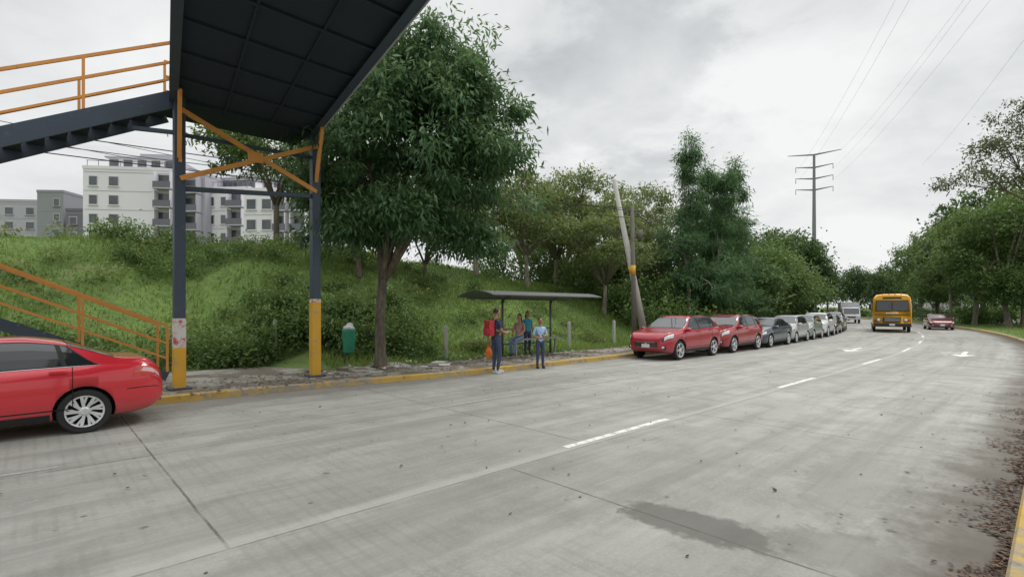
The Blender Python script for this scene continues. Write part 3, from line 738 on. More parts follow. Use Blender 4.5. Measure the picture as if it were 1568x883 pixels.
# ---------------------------------------------------------------- buildings
def wallmat(name,c): return worn_mat(name,c,tuple(x*.88 for x in c),.9,.12,.55)
W_w=wallmat('stucco_white',(.80,.765,.82)); W_g=wallmat('stucco_grey',(.46,.445,.50)); W_d=wallmat('stucco_darkgrey',(.17,.165,.20)); W_v=wallmat('stucco_slate',(.28,.285,.31))
M_win=mat('window_glass_dark',(.06,.07,.085),.1,0,.5,.25,spec=.8); M_fr=mat('window_frame',(.55,.54,.56),.5)
def building(name,x,y,w,d,ztop,zbase,rz,wall,cols,sh=3.0,balc=(),pent=True,side=True,wz=1.4):
    e=empty(name,(x,y,0),rz)
    mb=MB([wall,M_win,M_fr,W_g,W_d])
    mb.box((0,0,(ztop+zbase)/2),(w,d,ztop-zbase),0)
    mb.box((0,0,ztop+.25),(w+.15,d+.15,.5),0)
    n=int((ztop-zbase)/sh)
    for k in range(n):
        z=ztop-.6-k*sh-1.3
        mb.box((0,-d/2-.015,z+1.45),(w*.98,.06,.06),3)
        for (cx,cw) in cols:
            mb.box((cx,-d/2-.02,z),(cw+.2,.1,wz+.2),2); mb.box((cx,-d/2-.05,z),(cw,.1,wz),1)
            if cw>1.6: mb.box((cx,-d/2-.08,z),(.08,.08,wz),2)
            mb.box((cx,-d/2-.08,z-wz/2-.15),(cw+.4,.3,.1),0)
        if side:
            for sx in (-1,1):
                for cy in np.linspace(-d/2+2,d/2-2,max(2,int(d/4))):
                    mb.box((sx*(w/2+.02),cy,z),(.1,1.8,wz+.2),2); mb.box((sx*(w/2+.05),cy,z),(.1,1.6,wz),1)
        for (bx,bw) in balc:
            zf=ztop-.6-(k+1)*sh+.5
            mb.box((bx,-d/2-.75,zf),(bw,1.5,.2),3); mb.box((bx,-d/2-1.45,zf+.6),(bw,.06,1.0),4)
            mb.box((bx,-d/2-.04,zf+1.3),(bw-.4,.1,2.2),1)
            for q in (-1,1): mb.box((bx+q*(bw/2-.1),-d/2-.7,zf+1.4),(.15,1.3,2.7),0)
    if pent:
        mb.box((0,.5,ztop+1.5),(w*.72,d*.6,2.2),0); mb.box((0,.5,ztop+2.7),(w*.78,d*.66,.22),3)
        for q in np.linspace(-w*.3,w*.3,5): mb.box((q,.5-d*.3-.05,ztop+1.6),(1.3,.1,1.4),1)
        for q in np.linspace(-w*.46,w*.46,9): mb.box((q,-d/2+.1,ztop+.9),(.06,.06,.9),4)
        mb.box((0,-d/2+.1,ztop+1.35),(w*.94,.06,.08),4)
        mb.box((w*.1,0,ztop+3.3),(w*.35,d*.3,1.0),3)
    mb.obj('walls_windows_roof',e)
    return e
def bx(x,D): return (x-784)/784*D
D=82; kx=D/784
building('apartment_building',bx(194,D),D+6,14.2,12,1.85+ (473-260)*kx,3,.12,W_w,[(-5.6,1.1),(-2.6,1.3)],balc=[(5.2,2.6)])
building('apartment_building',bx(285,D),D+8,5.2,12,1.85+(473-264)*kx,3,-.1,W_g,[(-1.9,.8)],balc=[(.6,3.0)],pent=False,side=False)
building('apartment_building',bx(338,D),D+9,7.6,12,1.85+(473-284)*kx,3,-.1,W_w,[(-2.9,1.0),(-.6,1.0)],balc=[(2.0,2.8)],pent=True)
building('apartment_building',bx(425,74),74+7,10.5,12,1.85+(473-290)*74/784,3,-.05,W_w,[(-4.1,1.3),(-1.8,1.3)],balc=[(.7,1.9),(3.4,2.4)],pent=True)
building('apartment_building',bx(20,105),112,10.5,10,1.85+(473-306)*105/784,3,.1,W_g,[(-3,1.5),(1,1.5),(4,1.0)],pent=False)
building('apartment_building',bx(68,100),106,5.0,10,1.85+(473-293)*100/784,3,.05,W_v,[(1.2,1.0)],pent=False,side=False)
building('apartment_building',bx(108,98),105,5.6,10,1.85+(473-320)*98/784,3,.05,W_d,[(-1.4,1.3),(1.4,1.3)],balc=[],pent=False)
building('roadside_building',112,136,12,8,7.5,0,-.6,W_w,[(-4,1.6),(0,1.6),(4,1.6)],pent=False,side=False)
# ---------------------------------------------------------------- vehicles
def wheel_mesh(r,spokes,rim,dark):
    mb=MB([M_tire,rim,dark])
    mb.lathe([(.64*r,-.09),(.93*r,-.1),(r*.985,-.08),(r,-.05),(r,.05),(r*.985,.08),(.93*r,.1),(.72*r,.095),(.70*r,.07)],28,0)
    mb.lathe([(.73*r,.094),(.715*r,.106),(.66*r,.1),(.64*r,.02)],28,1)
    mb.lathe([(.68*r,.02),(.02,.02)],28,2)
    for k in range(spokes):
        a=2*math.pi*k/spokes; d=Vector((math.cos(a),0,math.sin(a)))
        mb.beam(d*.05+Vector((0,.078,0)),d*r*.69+Vector((0,.092,0)),.04,.03,1,up=(0,1,0.001))
        if spokes>=8:
            a2=a+math.pi/spokes*.8; d2=Vector((math.cos(a2),0,math.sin(a2))); mb.beam(d*.09+Vector((0,.078,0)),d2*r*.69+Vector((0,.09,0)),.03,.018,1,up=(0,1,0.001))
    mb.lathe([(.07,.04),(.07,.09),(.05,.108),(.005,.11)],14,1)
    me=bpy.data.meshes.new('wheel'); me.from_pydata(mb.v,[],mb.f)
    for m in mb.mats: me.materials.append(m)
    me.polygons.foreach_set('material_index',mb.fm); me.update(); return me
WH={}
def wheels(e,ax,r,hw,spokes=10,rim=None):
    key=(r,spokes,rim.name if rim else '')
    if key not in WH: WH[key]=wheel_mesh(r,spokes,rim or M_alloy,M_well)
    for i,x in enumerate(ax):
        for sg in (1,-1): link(WH[key],'wheel_%d%s'%(i,'l' if sg>0 else 'r'),e,(x,sg*(hw-.115),r),(0,0,0 if sg>0 else math.pi))
FR=[0,0,.05,.18,.4,.6,.82,.94,1.0]; FY=[0,.75,.94,.985,1.0,.992,.985,.965,.925]
SPEC={
'sedan':dict(zt=[(2.34,.60),(2.27,.72),(2.0,.82),(1.2,.95),(.95,1.0),(.2,1.37),(-.1,1.43),(-.7,1.43),(-1.1,1.36),(-1.75,1.09),(-2.15,1.07),(-2.28,1.0),(-2.34,.78)],
 zb=[(2.34,.55),(2.27,.67),(2.0,.76),(1.1,.90),(0,.94),(-1.5,.99),(-2.1,.99),(-2.28,.90),(-2.34,.70)],
 w=[(2.34,.58),(2.24,.74),(1.95,.86),(1.4,.905),(-1.5,.905),(-2.0,.87),(-2.24,.8),(-2.34,.68)],
 z0=[(2.34,.36),(2.2,.23),(1.9,.19),(-1.9,.2),(-2.2,.25),(-2.34,.40)],ax=(1.42,-1.34),r=.325,
 win=[(.86,.12,-.20,-.20),(-.28,-.28,-1.08,-1.0),(-1.14,-1.06,-1.5,-1.12)],ws=(.93,.2),rw=(-1.12,-1.72),doors=(.95,-.24,-1.2),L=4.68),
'suv':dict(zt=[(2.2,.72),(2.13,.92),(1.9,1.0),(1.2,1.08),(1.0,1.12),(.3,1.52),(0,1.6),(-.9,1.6),(-1.5,1.54),(-1.8,1.47),(-2.08,1.12),(-2.15,.95),(-2.2,.75)],
 zb=[(2.2,.66),(2.13,.86),(1.9,.94),(1.1,1.02),(0,1.06),(-1.5,1.13),(-2.0,1.1),(-2.15,.9),(-2.2,.7)],
 w=[(2.2,.62),(2.12,.76),(1.85,.88),(1.4,.92),(-1.4,.92),(-1.9,.88),(-2.12,.8),(-2.2,.7)],
 z0=[(2.2,.42),(2.08,.3),(1.8,.24),(-1.8,.26),(-2.1,.34),(-2.2,.46)],ax=(1.35,-1.3),r=.355,
 win=[(.92,.24,-.15,-.15),(-.22,-.22,-1.08,-1.0),(-1.14,-1.06,-1.62,-1.45)],ws=(.98,.3),rw=(-1.78,-2.02),doors=(.95,-.18,-1.15),L=4.4),
'hatch':dict(zt=[(1.95,.68),(1.88,.82),(1.65,.92),(1.1,1.02),(.9,1.07),(.2,1.44),(-.1,1.5),(-.8,1.49),(-1.4,1.42),(-1.6,1.34),(-1.85,1.0),(-1.92,.85),(-1.95,.7)],
 zb=[(1.95,.62),(1.88,.76),(1.65,.86),(1.0,.95),(0,.98),(-1.3,1.03),(-1.8,.98),(-1.92,.8),(-1.95,.65)],
 w=[(1.95,.58),(1.87,.7),(1.6,.81),(1.2,.845),(-1.2,.845),(-1.65,.81),(-1.87,.74),(-1.95,.65)],
 z0=[(1.95,.36),(1.85,.24),(1.6,.2),(-1.6,.21),(-1.85,.26),(-1.95,.4)],ax=(1.2,-1.2),r=.3,
 win=[(.84,.14,-.2,-.2),(-.27,-.27,-1.0,-.92),(-1.06,-.98,-1.42,-1.3)],ws=(.88,.18),rw=(-1.58,-1.82),doors=(.86,-.23,-1.05),L=3.9)}
def paintm(c):
    key='car_paint_%d_%d_%d'%tuple(int(x*999) for x in c)
    if key in MC: return MC[key]
    m,t,b=newmat(key); o=t.n('ShaderNodeTexCoord').outputs['Object']
    f=t.noise(o,1.4,4)
    z=t.n('ShaderNodeSeparateXYZ'); t.put(z.inputs[0],o)
    dirt=t.m('MULTIPLY',t.m('SUBTRACT',1,t.sstep(t.m('ADD',z.outputs[2],t.m('MULTIPLY',f,.2)),.25,.65)),.4)
    colr=t.mix(dirt,tuple(c),(.16,.14,.12)); t.put(b.inputs['Base Color'],colr)
    b.inputs['Metallic'].default_value=.15; t.put(b.inputs['Roughness'],t.m('ADD',.3,t.m('MULTIPLY',dirt,.8)))
    b.inputs['Coat Weight'].default_value=.9; b.inputs['Coat Roughness'].default_value=.05
    MC[key]=m; return m
def build_car(name,kind,c,s,t,spokes=10,face=-1,rim=None):
    sp=SPEC[kind]; P=paintm(c)
    e=empty(name,R(s,t,0),ang_u(s)+(math.pi if face<0 else 0))
    x0=sp['zt'][0][0]; N=96; th=np.linspace(0,1,N); xs=x0-2*x0*th
    def cur(k,sm=2):
        a=sp[k]; xx=np.array([p[0] for p in a])[::-1]; yy=np.array([p[1] for p in a])[::-1]
        v=np.interp(xs,xx,yy)
        for _ in range(sm):
            w_=v.copy(); w_[1:-1]=(v[:-2]+v[1:-1]*2+v[2:])/4; w_[2:-2]=(w_[1:-3]+w_[2:-2]*2+w_[3:-1])/4; v=w_
        return v
    ZT,ZB,WW,Z0=cur('zt',3),cur('zb'),cur('w',3),cur('z0')
    ZT=np.maximum(ZT,ZB+.03)
    def sec(x):
        f=lambda a:float(np.interp(-x,-xs,a))
        zt,zb,w,z0=f(ZT),f(ZB),f(WW),f(Z0); h=zt-zb
        pts=[(FY[i]*w,z0+FR[i]*(zb-z0)) for i in range(9)]
        g0=.915*w; wt=g0-.38*h
        for g,a in ((.06,.03),(.35,.3),(.65,.62),(.88,1.0)): pts.append((g0+(wt-g0)*a,zb+h*g))
        pts+=[(wt*.9,zb+h*.965),(wt*.5,zb+h*.995),(0,zt)]
        return pts
    def Sf(x,v,sg=1):
        p=sec(x); i=min(int(v),14); f=v-i
        return Vector((x,sg*(p[i][0]*(1-f)+p[i+1][0]*f),p[i][1]*(1-f)+p[i+1][1]*f))
    V=[];F=[]; ring=30
    for x in xs:
        p=sec(x); full=[(y,z) for y,z in p]+[(-y,z) for y,z in p[-2:0:-1]]
        V+=[(x,y,z) for y,z in full]
    for i in range(N-1):
        for k in range(ring):
            a=i*ring+k;b=i*ring+(k+1)%ring; F.append((a,b,b+ring,a+ring))
    F.append(tuple(range(ring))[::-1]); F.append(tuple((N-1)*ring+k for k in range(ring)))
    me=bpy.data.meshes.new('body'); me.from_pydata(V,[],F); me.materials.append(P); me.materials.append(M_well)
    me.polygons.foreach_set('use_smooth',[True]*len(me.polygons)); me.update()
    bm=bmesh.new(); bm.from_mesh(me); bmesh.ops.recalc_face_normals(bm,faces=bm.faces); bm.to_mesh(me); bm.free()
    body=link(me,'body',e)
    cut=MB([P,M_well]); hw=max(p[1] for p in sp['w'])
    for ax in sp['ax']:
        for sg in (1,-1):
            cut.tube([(ax,sg*(hw-.27),sp['r']+.01),(ax,sg*(hw+.3),sp['r']+.01)],sp['r']*1.13,28,1)
    co=cut.obj('cutter',None); bpy.context.view_layer.update()
    bmc=bmesh.new(); bmc.from_mesh(co.data); bmesh.ops.recalc_face_normals(bmc,faces=bmc.faces); bmc.to_mesh(co.data); bmc.free()
    co.matrix_world=Matrix.LocRotScale(e.location,e.rotation_euler,None)
    md=body.modifiers.new('b','BOOLEAN'); md.object=co; md.operation='DIFFERENCE'; md.solver='EXACT'
    bpy.context.view_layer.update(); dg=bpy.context.evaluated_depsgraph_get()
    nm=bpy.data.meshes.new_from_object(body.evaluated_get(dg)); body.modifiers.clear(); body.data=nm
    bpy.data.objects.remove(co)
    gl=MB([M_glass,M_black,M_lamp,M_tail,M_chrome,P,M_plate,M_well,M_taill])
    def patch(xb0,xb1,v0,xt0,xt1,v1,mi,sgs=(1,-1),off=.006,nx=10,ny=6):
        for sg in sgs:
            vs=[];fs=[]
            for j in range(ny+1):
                g=j/ny
                for i in range(nx+1):
                    f=i/nx; xa=xb0+(xb1-xb0)*f; xb=xt0+(xt1-xt0)*f; x=xa+(xb-xa)*g; v=v0+(v1-v0)*g
                    x=max(-x0+.012,min(x0-.012,x)); v=min(v,14.999)
                    p=Sf(x,v,sg); dx=Sf(x+.01,v,sg)-Sf(x-.01,v,sg); vv=min(max(v,.06),14.93); dv=Sf(x,vv+.06,sg)-Sf(x,vv-.06,sg)
                    nn=dx.cross(dv)
                    if nn.length<1e-9: nn=Vector((0,sg,0))
                    nn.normalize()
                    cen=Vector((x*.8,0,.6))
                    if nn.dot(p-cen)<0: nn=-nn
                    vs.append(p+nn*off)
            for j in range(ny):
                for i in range(nx):
                    a=j*(nx+1)+i; fs.append((a,a+1,a+nx+2,a+nx+1))
            gl.add(vs,fs,mi)
    for (a,b,c_,d) in sp['win']:
        patch(a+.05,c_-.03,8.9,b+.05,d-.03,12.05,1,off=.004); patch(a,c_,9.1,b,d,11.85,0,off=.008)
    if kind=='sedan':
        patch(.9,-1.56,8.72,.88,-1.54,8.9,4,off=.007,nx=24,ny=1)
    w0,w1=sp['ws']; patch(w0+.05,w1-.02,12.0,w0+.02,w1-.02,14.999,1,off=.004,nx=10,ny=8); patch(w0,w1+.02,12.3,w0-.02,w1+.02,14.999,0,off=.008,ny=8)
    r0,r1=sp['rw']; patch(r0-.03,r1+.03,12.35,r0,r1,14.999,0,off=.008,ny=8)
    patch(x0-.06,x0-.42,6.0,x0-.10,x0-.50,7.9,2,off=.007); patch(x0-.03,x0-.44,5.9,x0-.03,x0-.52,8.05,1,off=.004)
    patch(-x0+.04,-x0+.42,5.7,-x0+.06,-x0+.34,7.9,3,off=.007); patch(-x0+.06,-x0+.32,6.2,-x0+.07,-x0+.28,6.9,8,off=.010)
    for x in sp['doors']:
        patch(x-.005,x+.005,3.2,x-.005,x+.005,8.9,7,off=.003,nx=1,ny=12)
    patch(sp['doors'][0],sp['doors'][2],3.2,sp['doors'][0],sp['doors'][2],3.3,7,off=.003,nx=20,ny=1)
    patch(-x0+.05,-x0+.5,4.55,-x0+.05,-x0+.5,4.63,7,off=.003,nx=10,ny=1)
    ax0,ax1=sp['ax']; rr=sp['r']*1.2
    patch(ax0-rr,ax1+rr,2.0,ax0-rr,ax1+rr,2.9,1,off=.01,nx=16,ny=3)
    for x in sp['doors'][1:]:
        for sg in (1,-1):
            p=Sf(x+.16,7.0,sg); gl.box(p+Vector((0,sg*.015,0)),(.2,.03,.035),5)
    for sg in (1,-1):
        p=Sf(sp['ws'][0]-.12,9.0,sg); gl.ell(p+Vector((.0,sg*.12,.05)),(.07,.12,.075),5); gl.box(p+Vector((0,sg*.03,0)),(.06,.1,.04),1)
    zf=sp['zb'][0][1]; z0_=sp['z0'][0][1]; wn=sp['w'][0][1]
    gl.box((x0+.0,0,(zf+z0_)/2+.03),(.03,wn*1.5,(zf-z0_)*.75),1)
    gl.box((x0+.012,0,zf-.01),(.02,wn*1.2,.025),4); gl.box((x0+.02,0,(zf+z0_)/2-.02),(.02,.32,.13),6)
    for dz in (-.04,.02,.08): gl.box((x0+.014,0,(zf+z0_)/2+dz),(.012,wn*1.4,.01),4)
    gl.ell((x0+.018,0,zf-.06),(.012,.05,.05),4,10,6)
    for sg in (1,-1): gl.ell((x0-.07,sg*(wn+.03),z0_+.06),(.06,.08,.05),2,10,6); gl.box((x0-.08,sg*(wn+.02),z0_+.05),(.05,.24,.12),1)
    gl.box((-x0-.0,0,(zf+z0_)/2+.12),(.03,.36,.15),6); gl.box((-x0+.02,0,z0_+.02),(.07,wn*1.5,.1),1)
    gl.box((-x0-.004,0,(zf+z0_)/2+.22),(.02,.5,.03),4)
    if kind=='suv':
        for sg in (1,-1): gl.tube([Sf(.1,12.6,sg)+Vector((0,0,.03)),Sf(-.8,12.6,sg)+Vector((0,0,.05)),Sf(-1.5,12.6,sg)+Vector((0,0,.03))],.015,6,1)
    gl.obj('glass_lights_trim',e,False)
    wheels(e,sp['ax'],sp['r'],hw,spokes,rim)
    return e
build_car('parked_red_sedan','sedan',(.62,.02,.035),-.78,10.82,9)
build_car('parked_red_suv','suv',(.38,.015,.03),18.5,10.3,5)
build_car('parked_red_suv','suv',(.33,.013,.022),23.2,10.3,5)
build_car('parked_blue_sedan','sedan',(.035,.05,.08),27.9,10.3,5)
build_car('parked_silver_hatchback','hatch',(.46,.47,.47),32.4,10.3,5)
build_car('parked_green_hatchback','hatch',(.25,.31,.26),36.7,10.3,5)
build_car('parked_white_suv','suv',(.72,.73,.73),41.3,10.3,5)
build_car('parked_black_sedan','sedan',(.03,.03,.032),46.4,10.3,5)
build_car('parked_grey_suv','suv',(.2,.2,.21),51.8,10.3,5)
build_car('parked_silver_sedan','sedan',(.5,.5,.5),57,10.3,5)
build_car('parked_dark_hatchback','hatch',(.03,.03,.04),62,10.3,5)
build_car('moving_dark_red_sedan','sedan',(.17,.015,.025),61.5,2.4,5)
build_car('oncoming_grey_suv','suv',(.3,.31,.32),104,6.6,5)
build_car('distant_red_hatchback','hatch',(.35,.03,.03),66,-12,5,1)
build_car('distant_white_sedan','sedan',(.6,.6,.6),80,-12,5,1)
def truck(s,t):
    e=empty('white_box_truck',R(s,t,0),ang_u(s)+math.pi)
    b=MB([M_white,M_glass,M_black,M_lamp,M_chrome,mat('truck_box_grey',(.55,.56,.57),.6)])
    b.box((-1.0,0,1.75),(4.2,2.1,2.0),5); b.box((-.6,0,.62),(5.6,.9,.2),2)
    prof=[(2.9,.5),(2.95,.95),(2.85,1.15),(2.45,2.0),(1.3,2.1),(1.3,.5)]
    vs=[(x,y,z) for y in (-.95,.95) for x,z in prof]; n=len(prof)
    b.add(vs,[tuple(range(n)),tuple(range(n,2*n))[::-1]]+[(i,i+n,(i+1)%n+n,(i+1)%n) for i in range(n)],0)
    b.beam((2.84,0,1.22),(2.5,0,1.94),1.7,.02,1)
    for sg in(-1,1):
        b.box((1.95,sg*.955,1.55),(.75,.02,.55),1); b.ell((2.95,sg*.7,.85),(.05,.14,.09),3,10,6); b.box((2.5,sg*1.15,1.55),(.06,.16,.3),2)
    b.box((2.96,0,.82),(.03,.9,.16),2); b.box((2.98,0,.58),(.1,1.85,.16),4)
    b.obj('cab_and_box',e,bevel=.03); wheels(e,(2.1,-1.8),.38,1.0,6,M_white)
truck(84,8.0)
def bus(s,t):
    e=empty('yellow_bus',R(s,t,0),ang_u(s)+math.pi)
    Y=paintm((.88,.45,.025)); W=mat('bus_white_roof',(.62,.6,.5),.45)
    L,Wd,H=8.5,2.5,3.05
    b=MB([Y,W,M_black]); V=[]
    sect=[(-.96,.0),(-1,.04),(-1,.45),(-.985,.72),(-.94,.9),(-.8,.975),(-.4,1.0),(.4,1.0),(.8,.975),(.94,.9),(.985,.72),(1,.45),(1,.04),(.96,0)]
    xs_=[(L/2,.93,.0,.55,.5),(L/2-.02,.97,.0,.9,.5),(L/2-.12,1,.0,.975,.4),(L/2-.4,1,0,1,.4),(-L/2+.3,1,0,1,.4),(-L/2+.05,.98,0,.96,.45),(-L/2,.92,0,.9,.5)]
    for (x,wf,_,hf,zb) in xs_:
        for (y,z) in sect:
            V.append((x-(.18*max(0,z-.45) if x>L/2-.3 else 0),y*wf*Wd/2,.45+z*(H-.45)*(hf if hf>.6 else .97)))
    m_=len(sect); F=[]
    for i in range(len(xs_)-1):
        for k in range(m_-1): a=i*m_+k; F.append((a,a+1,a+1+m_,a+m_))
        a=i*m_; F.append((a+m_-1,a,a+m_,a+2*m_-1))
    F.append(tuple(range(m_))); F.append(tuple((len(xs_)-1)*m_+k for k in range(m_))[::-1])
    b.add(V,F,0); b.obj('body',e,True,0)
    d=MB([M_glass,M_black,M_lamp,W,Y,M_plate,M_chrome,M_tail])
    rk=Matrix.Rotation(-.126,3,'Y')
    for sg in (-1,1):
        d.box((L/2-.035,sg*.52,2.12),(.05,1.02,.86),1,R=rk); d.box((L/2-.015,sg*.52,2.12),(.05,.94,.78),0,R=rk)
        d.ell((L/2+.03,sg*.86,1.0),(.05,.13,.13),2,14,8); d.ell((L/2+.02,sg*.86,1.0),(.04,.16,.16),1,14,8); d.box((L/2+.02,sg*1.06,1.0),(.04,.1,.12),7)
        d.tube([(L/2-.1,sg*1.2,2.4),(L/2+.15,sg*1.42,2.3),(L/2+.15,sg*1.42,2.1)],.02,6,1); d.box((L/2+.15,sg*1.42,1.98),(.06,.18,.38),1)
    d.box((L/2-.13,0,2.72),(.06,1.7,.24),3,R=rk); d.box((L/2-.105,0,2.72),(.06,1.2,.16),1,R=rk)
    d.box((L/2+.02,0,1.02),(.04,1.1,.4),1)
    for z in (.9,.98,1.06,1.14): d.box((L/2+.045,0,z),(.015,1.0,.02),6)
    d.box((L/2+.07,0,.6),(.14,2.4,.24),1); d.box((L/2+.15,0,.62),(.02,.36,.14),5)
    d.box((L/2+.02,0,1.42),(.02,2.2,.05),1); d.box((L/2+.03,.0,1.52),(.02,.8,.1),3)
    d.tube([(L/2+.04,-.3,1.7),(L/2+.01,-.15,2.1)],.012,5,1); d.tube([(L/2+.04,.5,1.7),(L/2+.01,.65,2.1)],.012,5,1)
    for sg in (-1,1):
        for k in range(6):
            x=L/2-1.0-k*1.15
            d.box((x,sg*(Wd/2-.005),2.1),(1.0,.04,.75),1); d.box((x,sg*(Wd/2+.008),2.1),(.92,.04,.67),0)
        d.box((0,sg*(Wd/2+.006),1.35),(L-.6,.03,.08),1); d.box((0,sg*(Wd/2-.0),.55),(L-.4,.03,.16),1)
    for y in (-.6,-.2,.2,.6): d.ell((L/2-.3,y,3.05),(.05,.06,.04),7,8,5)
    d.obj('windows_lamps_trim',e)
    wheels(e,(L/2-1.6,-L/2+2.0),.45,1.25,6,M_white)
bus(55.3,6.3)
# ---------------------------------------------------------------- people
def person(name,loc,rz,H,J,cl,sit=False,hair='short',extra=None):
    e=empty(name,loc,rz); k=H/1.72
    sk=mat('skin_brown',(.36,.19,.12),.6); hr=mat('hair_black',(.012,.009,.008),.5)
    j={'pel':(0,0,.93),'wai':(0,.0,1.07),'che':(0,.0,1.27),'nb':(0,-.01,1.44),'nk':(0,.0,1.51),'hd':(0,.015,1.58)}
    for sd,s in (('L',1),('R',-1)):
        j.update({'sh'+sd:(s*.165,-.01,1.40),'el'+sd:(s*.225,-.04,1.13),'wr'+sd:(s*.235,.05,.89),'ha'+sd:(s*.235,.075,.82),
        'hi'+sd:(s*.085,0,.88),'kn'+sd:(s*.095,.02,.49),'an'+sd:(s*.1,-.02,.09),'to'+sd:(s*.12,.14,.045)})
    j.update(J)
    rad={'pel':.135,'wai':.118,'che':.14,'nb':.075,'nk':.053,'hd':.06,'sh':.062,'el':.044,'wr':.028,'ha':.03,'hi':.095,'kn':.062,'an':.043,'to':.035}
    edges=[('pel','wai'),('wai','che'),('che','nb'),('nb','nk'),('nk','hd')]
    for s in 'LR': edges+=[('che','sh'+s),('sh'+s,'el'+s),('el'+s,'wr'+s),('wr'+s,'ha'+s),('pel','hi'+s),('hi'+s,'kn'+s),('kn'+s,'an'+s),('an'+s,'to'+s)]
    names=list(j); V=[Vector(j[n])*k for n in names]; E=[(names.index(a),names.index(b)) for a,b in edges]
    R_=[(rad.get(n) or rad[n[:-1]])*k for n in names]
    def skin(V,E,Rr,root,sub):
        me=bpy.data.meshes.new('tmp'); me.from_pydata([tuple(v) for v in V],E,[]); o=link(me,'tmp')
        o.modifiers.new('s','SKIN')
        for i,sv in enumerate(me.skin_vertices[0].data): sv.radius=(Rr[i],Rr[i]); sv.use_root=(i==root)
        ss=o.modifiers.new('u','SUBSURF'); ss.levels=sub; ss.render_levels=sub
        bpy.context.view_layer.update(); dg=bpy.context.evaluated_depsgraph_get()
        nm=bpy.data.meshes.new_from_object(o.evaluated_get(dg)); bpy.data.objects.remove(o); return nm
    nm=skin(V,E,R_,names.index('pel'),2)
    nm.materials.clear()
    for m in (sk,cl['top'],cl['legs'],cl['shoe']): nm.materials.append(m)
    segs=[]
    for a,b in edges:
        li=1
        if a in('nb','nk'): li=0
        elif a[:2]=='sh': li=4
        elif a[:2] in('el','wr'): li=0
        elif a[:2] in('hi',) or (a=='pel' and b!='wai'): li=2
        elif a[:2]=='kn': li=2
        elif a[:2]=='an': li=3
        segs.append((Vector(j[a])*k,Vector(j[b])*k,li))
    for p in nm.polygons:
        c=p.center; best=1e9;bl=0
        for a,b,li in segs:
            ab=b-a; f=max(0,min(1,(c-a).dot(ab)/ab.length_squared)); dd=(c-(a+ab*f)).length
            if dd<best: best=dd; bl=(1 if f<cl.get('sleeve',.7) else 0) if li==4 else (0 if (li==1 and cl.get('bare') and c.z>cl['bare']) else li)
        p.material_index=bl; p.use_smooth=True
    link(nm,'body',e)
    hb=MB([sk,hr,mat('eye_dark',(.02,.015,.012),.3),mat('lips',(.3,.1,.08),.5)])
    hc=Vector(j['hd'])*k+Vector((0,.012,.055))*k; r=(.074*k,.094*k,.115*k)
    hb.ell(hc,r,0,18,14,lambda p:[p[0]*(1-.28*max(0,-p[2])),p[1]*(1-.12*max(0,-p[2])),p[2]])
    hb.ell(hc+Vector((0,.095,-.015))*k,(.014*k,.02*k,.024*k),0,8,6)
    for s in (1,-1):
        hb.ell(hc+Vector((s*.03,.082,.01))*k,(.012*k,.008*k,.007*k),2,8,5); hb.ell(hc+Vector((s*.074,-.005,-.005))*k,(.012*k,.022*k,.03*k),0,8,6)
        hb.ell(hc+Vector((s*.03,.086,.028))*k,(.018*k,.006*k,.004*k),1,8,4)
    hb.ell(hc+Vector((0,.082,-.055))*k,(.024*k,.008*k,.007*k),3,8,5)
    hb.ell(hc+Vector((0,-.016,.028))*k,(.083*k,.096*k,.105*k),1,18,12,lambda p:[p[0],p[1]*(.86 if p[1]>0 else 1),max(p[2],-.35 if p[1]<.2 else .35)])
    if hair=='long':
        hb.tube([hc+Vector((0,-.05,.05))*k,hc+Vector((0,-.085,-.05))*k,hc+Vector((0,-.1,-.17))*k,hc+Vector((0,-.11,-.3))*k],[.07*k,.075*k,.065*k,.03*k],10,1)
    if hair=='tail':
        hb.tube([hc+Vector((0,-.09,.04))*k,hc+Vector((0,-.13,-.03))*k,hc+Vector((0,-.12,-.16))*k],[.03*k,.035*k,.015*k],8,1)
    hb.obj('head',e,True)
    hm=MB([sk])
    for sd,s in (('L',1),('R',-1)):
        w=Vector(j['wr'+sd])*k; h=Vector(j['ha'+sd])*k; d=(h-w).normalized()
        side=Vector((0,1,0)) if abs(d.y)<.7 else Vector((s,0,0)); side=(side-d*side.dot(d)).normalized(); nrm=d.cross(side)*s
        hm.tube([w+d*.01,w+d*.05*k,h+d*.025*k],[.024*k,.03*k,.027*k],8)
        for i,(o_,ln) in enumerate(((-.026,.06),(-.009,.072),(.009,.07),(.026,.062))):
            b0=h+d*.02*k+side*o_*k; hm.tube([b0,b0+d*ln*.5*k-nrm*.006,b0+d*ln*.8*k-nrm*.018,b0+d*ln*k-nrm*.03],[.0095*k,.009*k,.008*k,.006*k],6)
        b0=w+d*.035*k+side*.025*k; hm.tube([b0,b0+(d*.5+side*.6)*.04*k,b0+(d*.9+side*.4)*.065*k],[.012*k,.011*k,.008*k],6)
    hm.obj('hands',e,True)
    so=MB([cl['shoe']])
    for sd in 'LR':
        a=Vector(j['an'+sd])*k; t_=Vector(j['to'+sd])*k; dd=(t_-a); dd.z=0; dd.normalize(); z=t_.z-.02*k
        so.ell((a+dd*.07*k).xy.to_3d()+Vector((0,0,z)),(.05*k,.13*k,.045*k),0,12,6)
    if not sit: so.obj('shoes',e,True)
    if extra: extra(e,k,j)
    return e
jeans=mat('denim_navy',(.05,.065,.12),.9,0,.3,20); shoeW=mat('shoe_light',(.5,.5,.5),.7); shoeB=mat('shoe_black',(.03,.03,.03),.7)
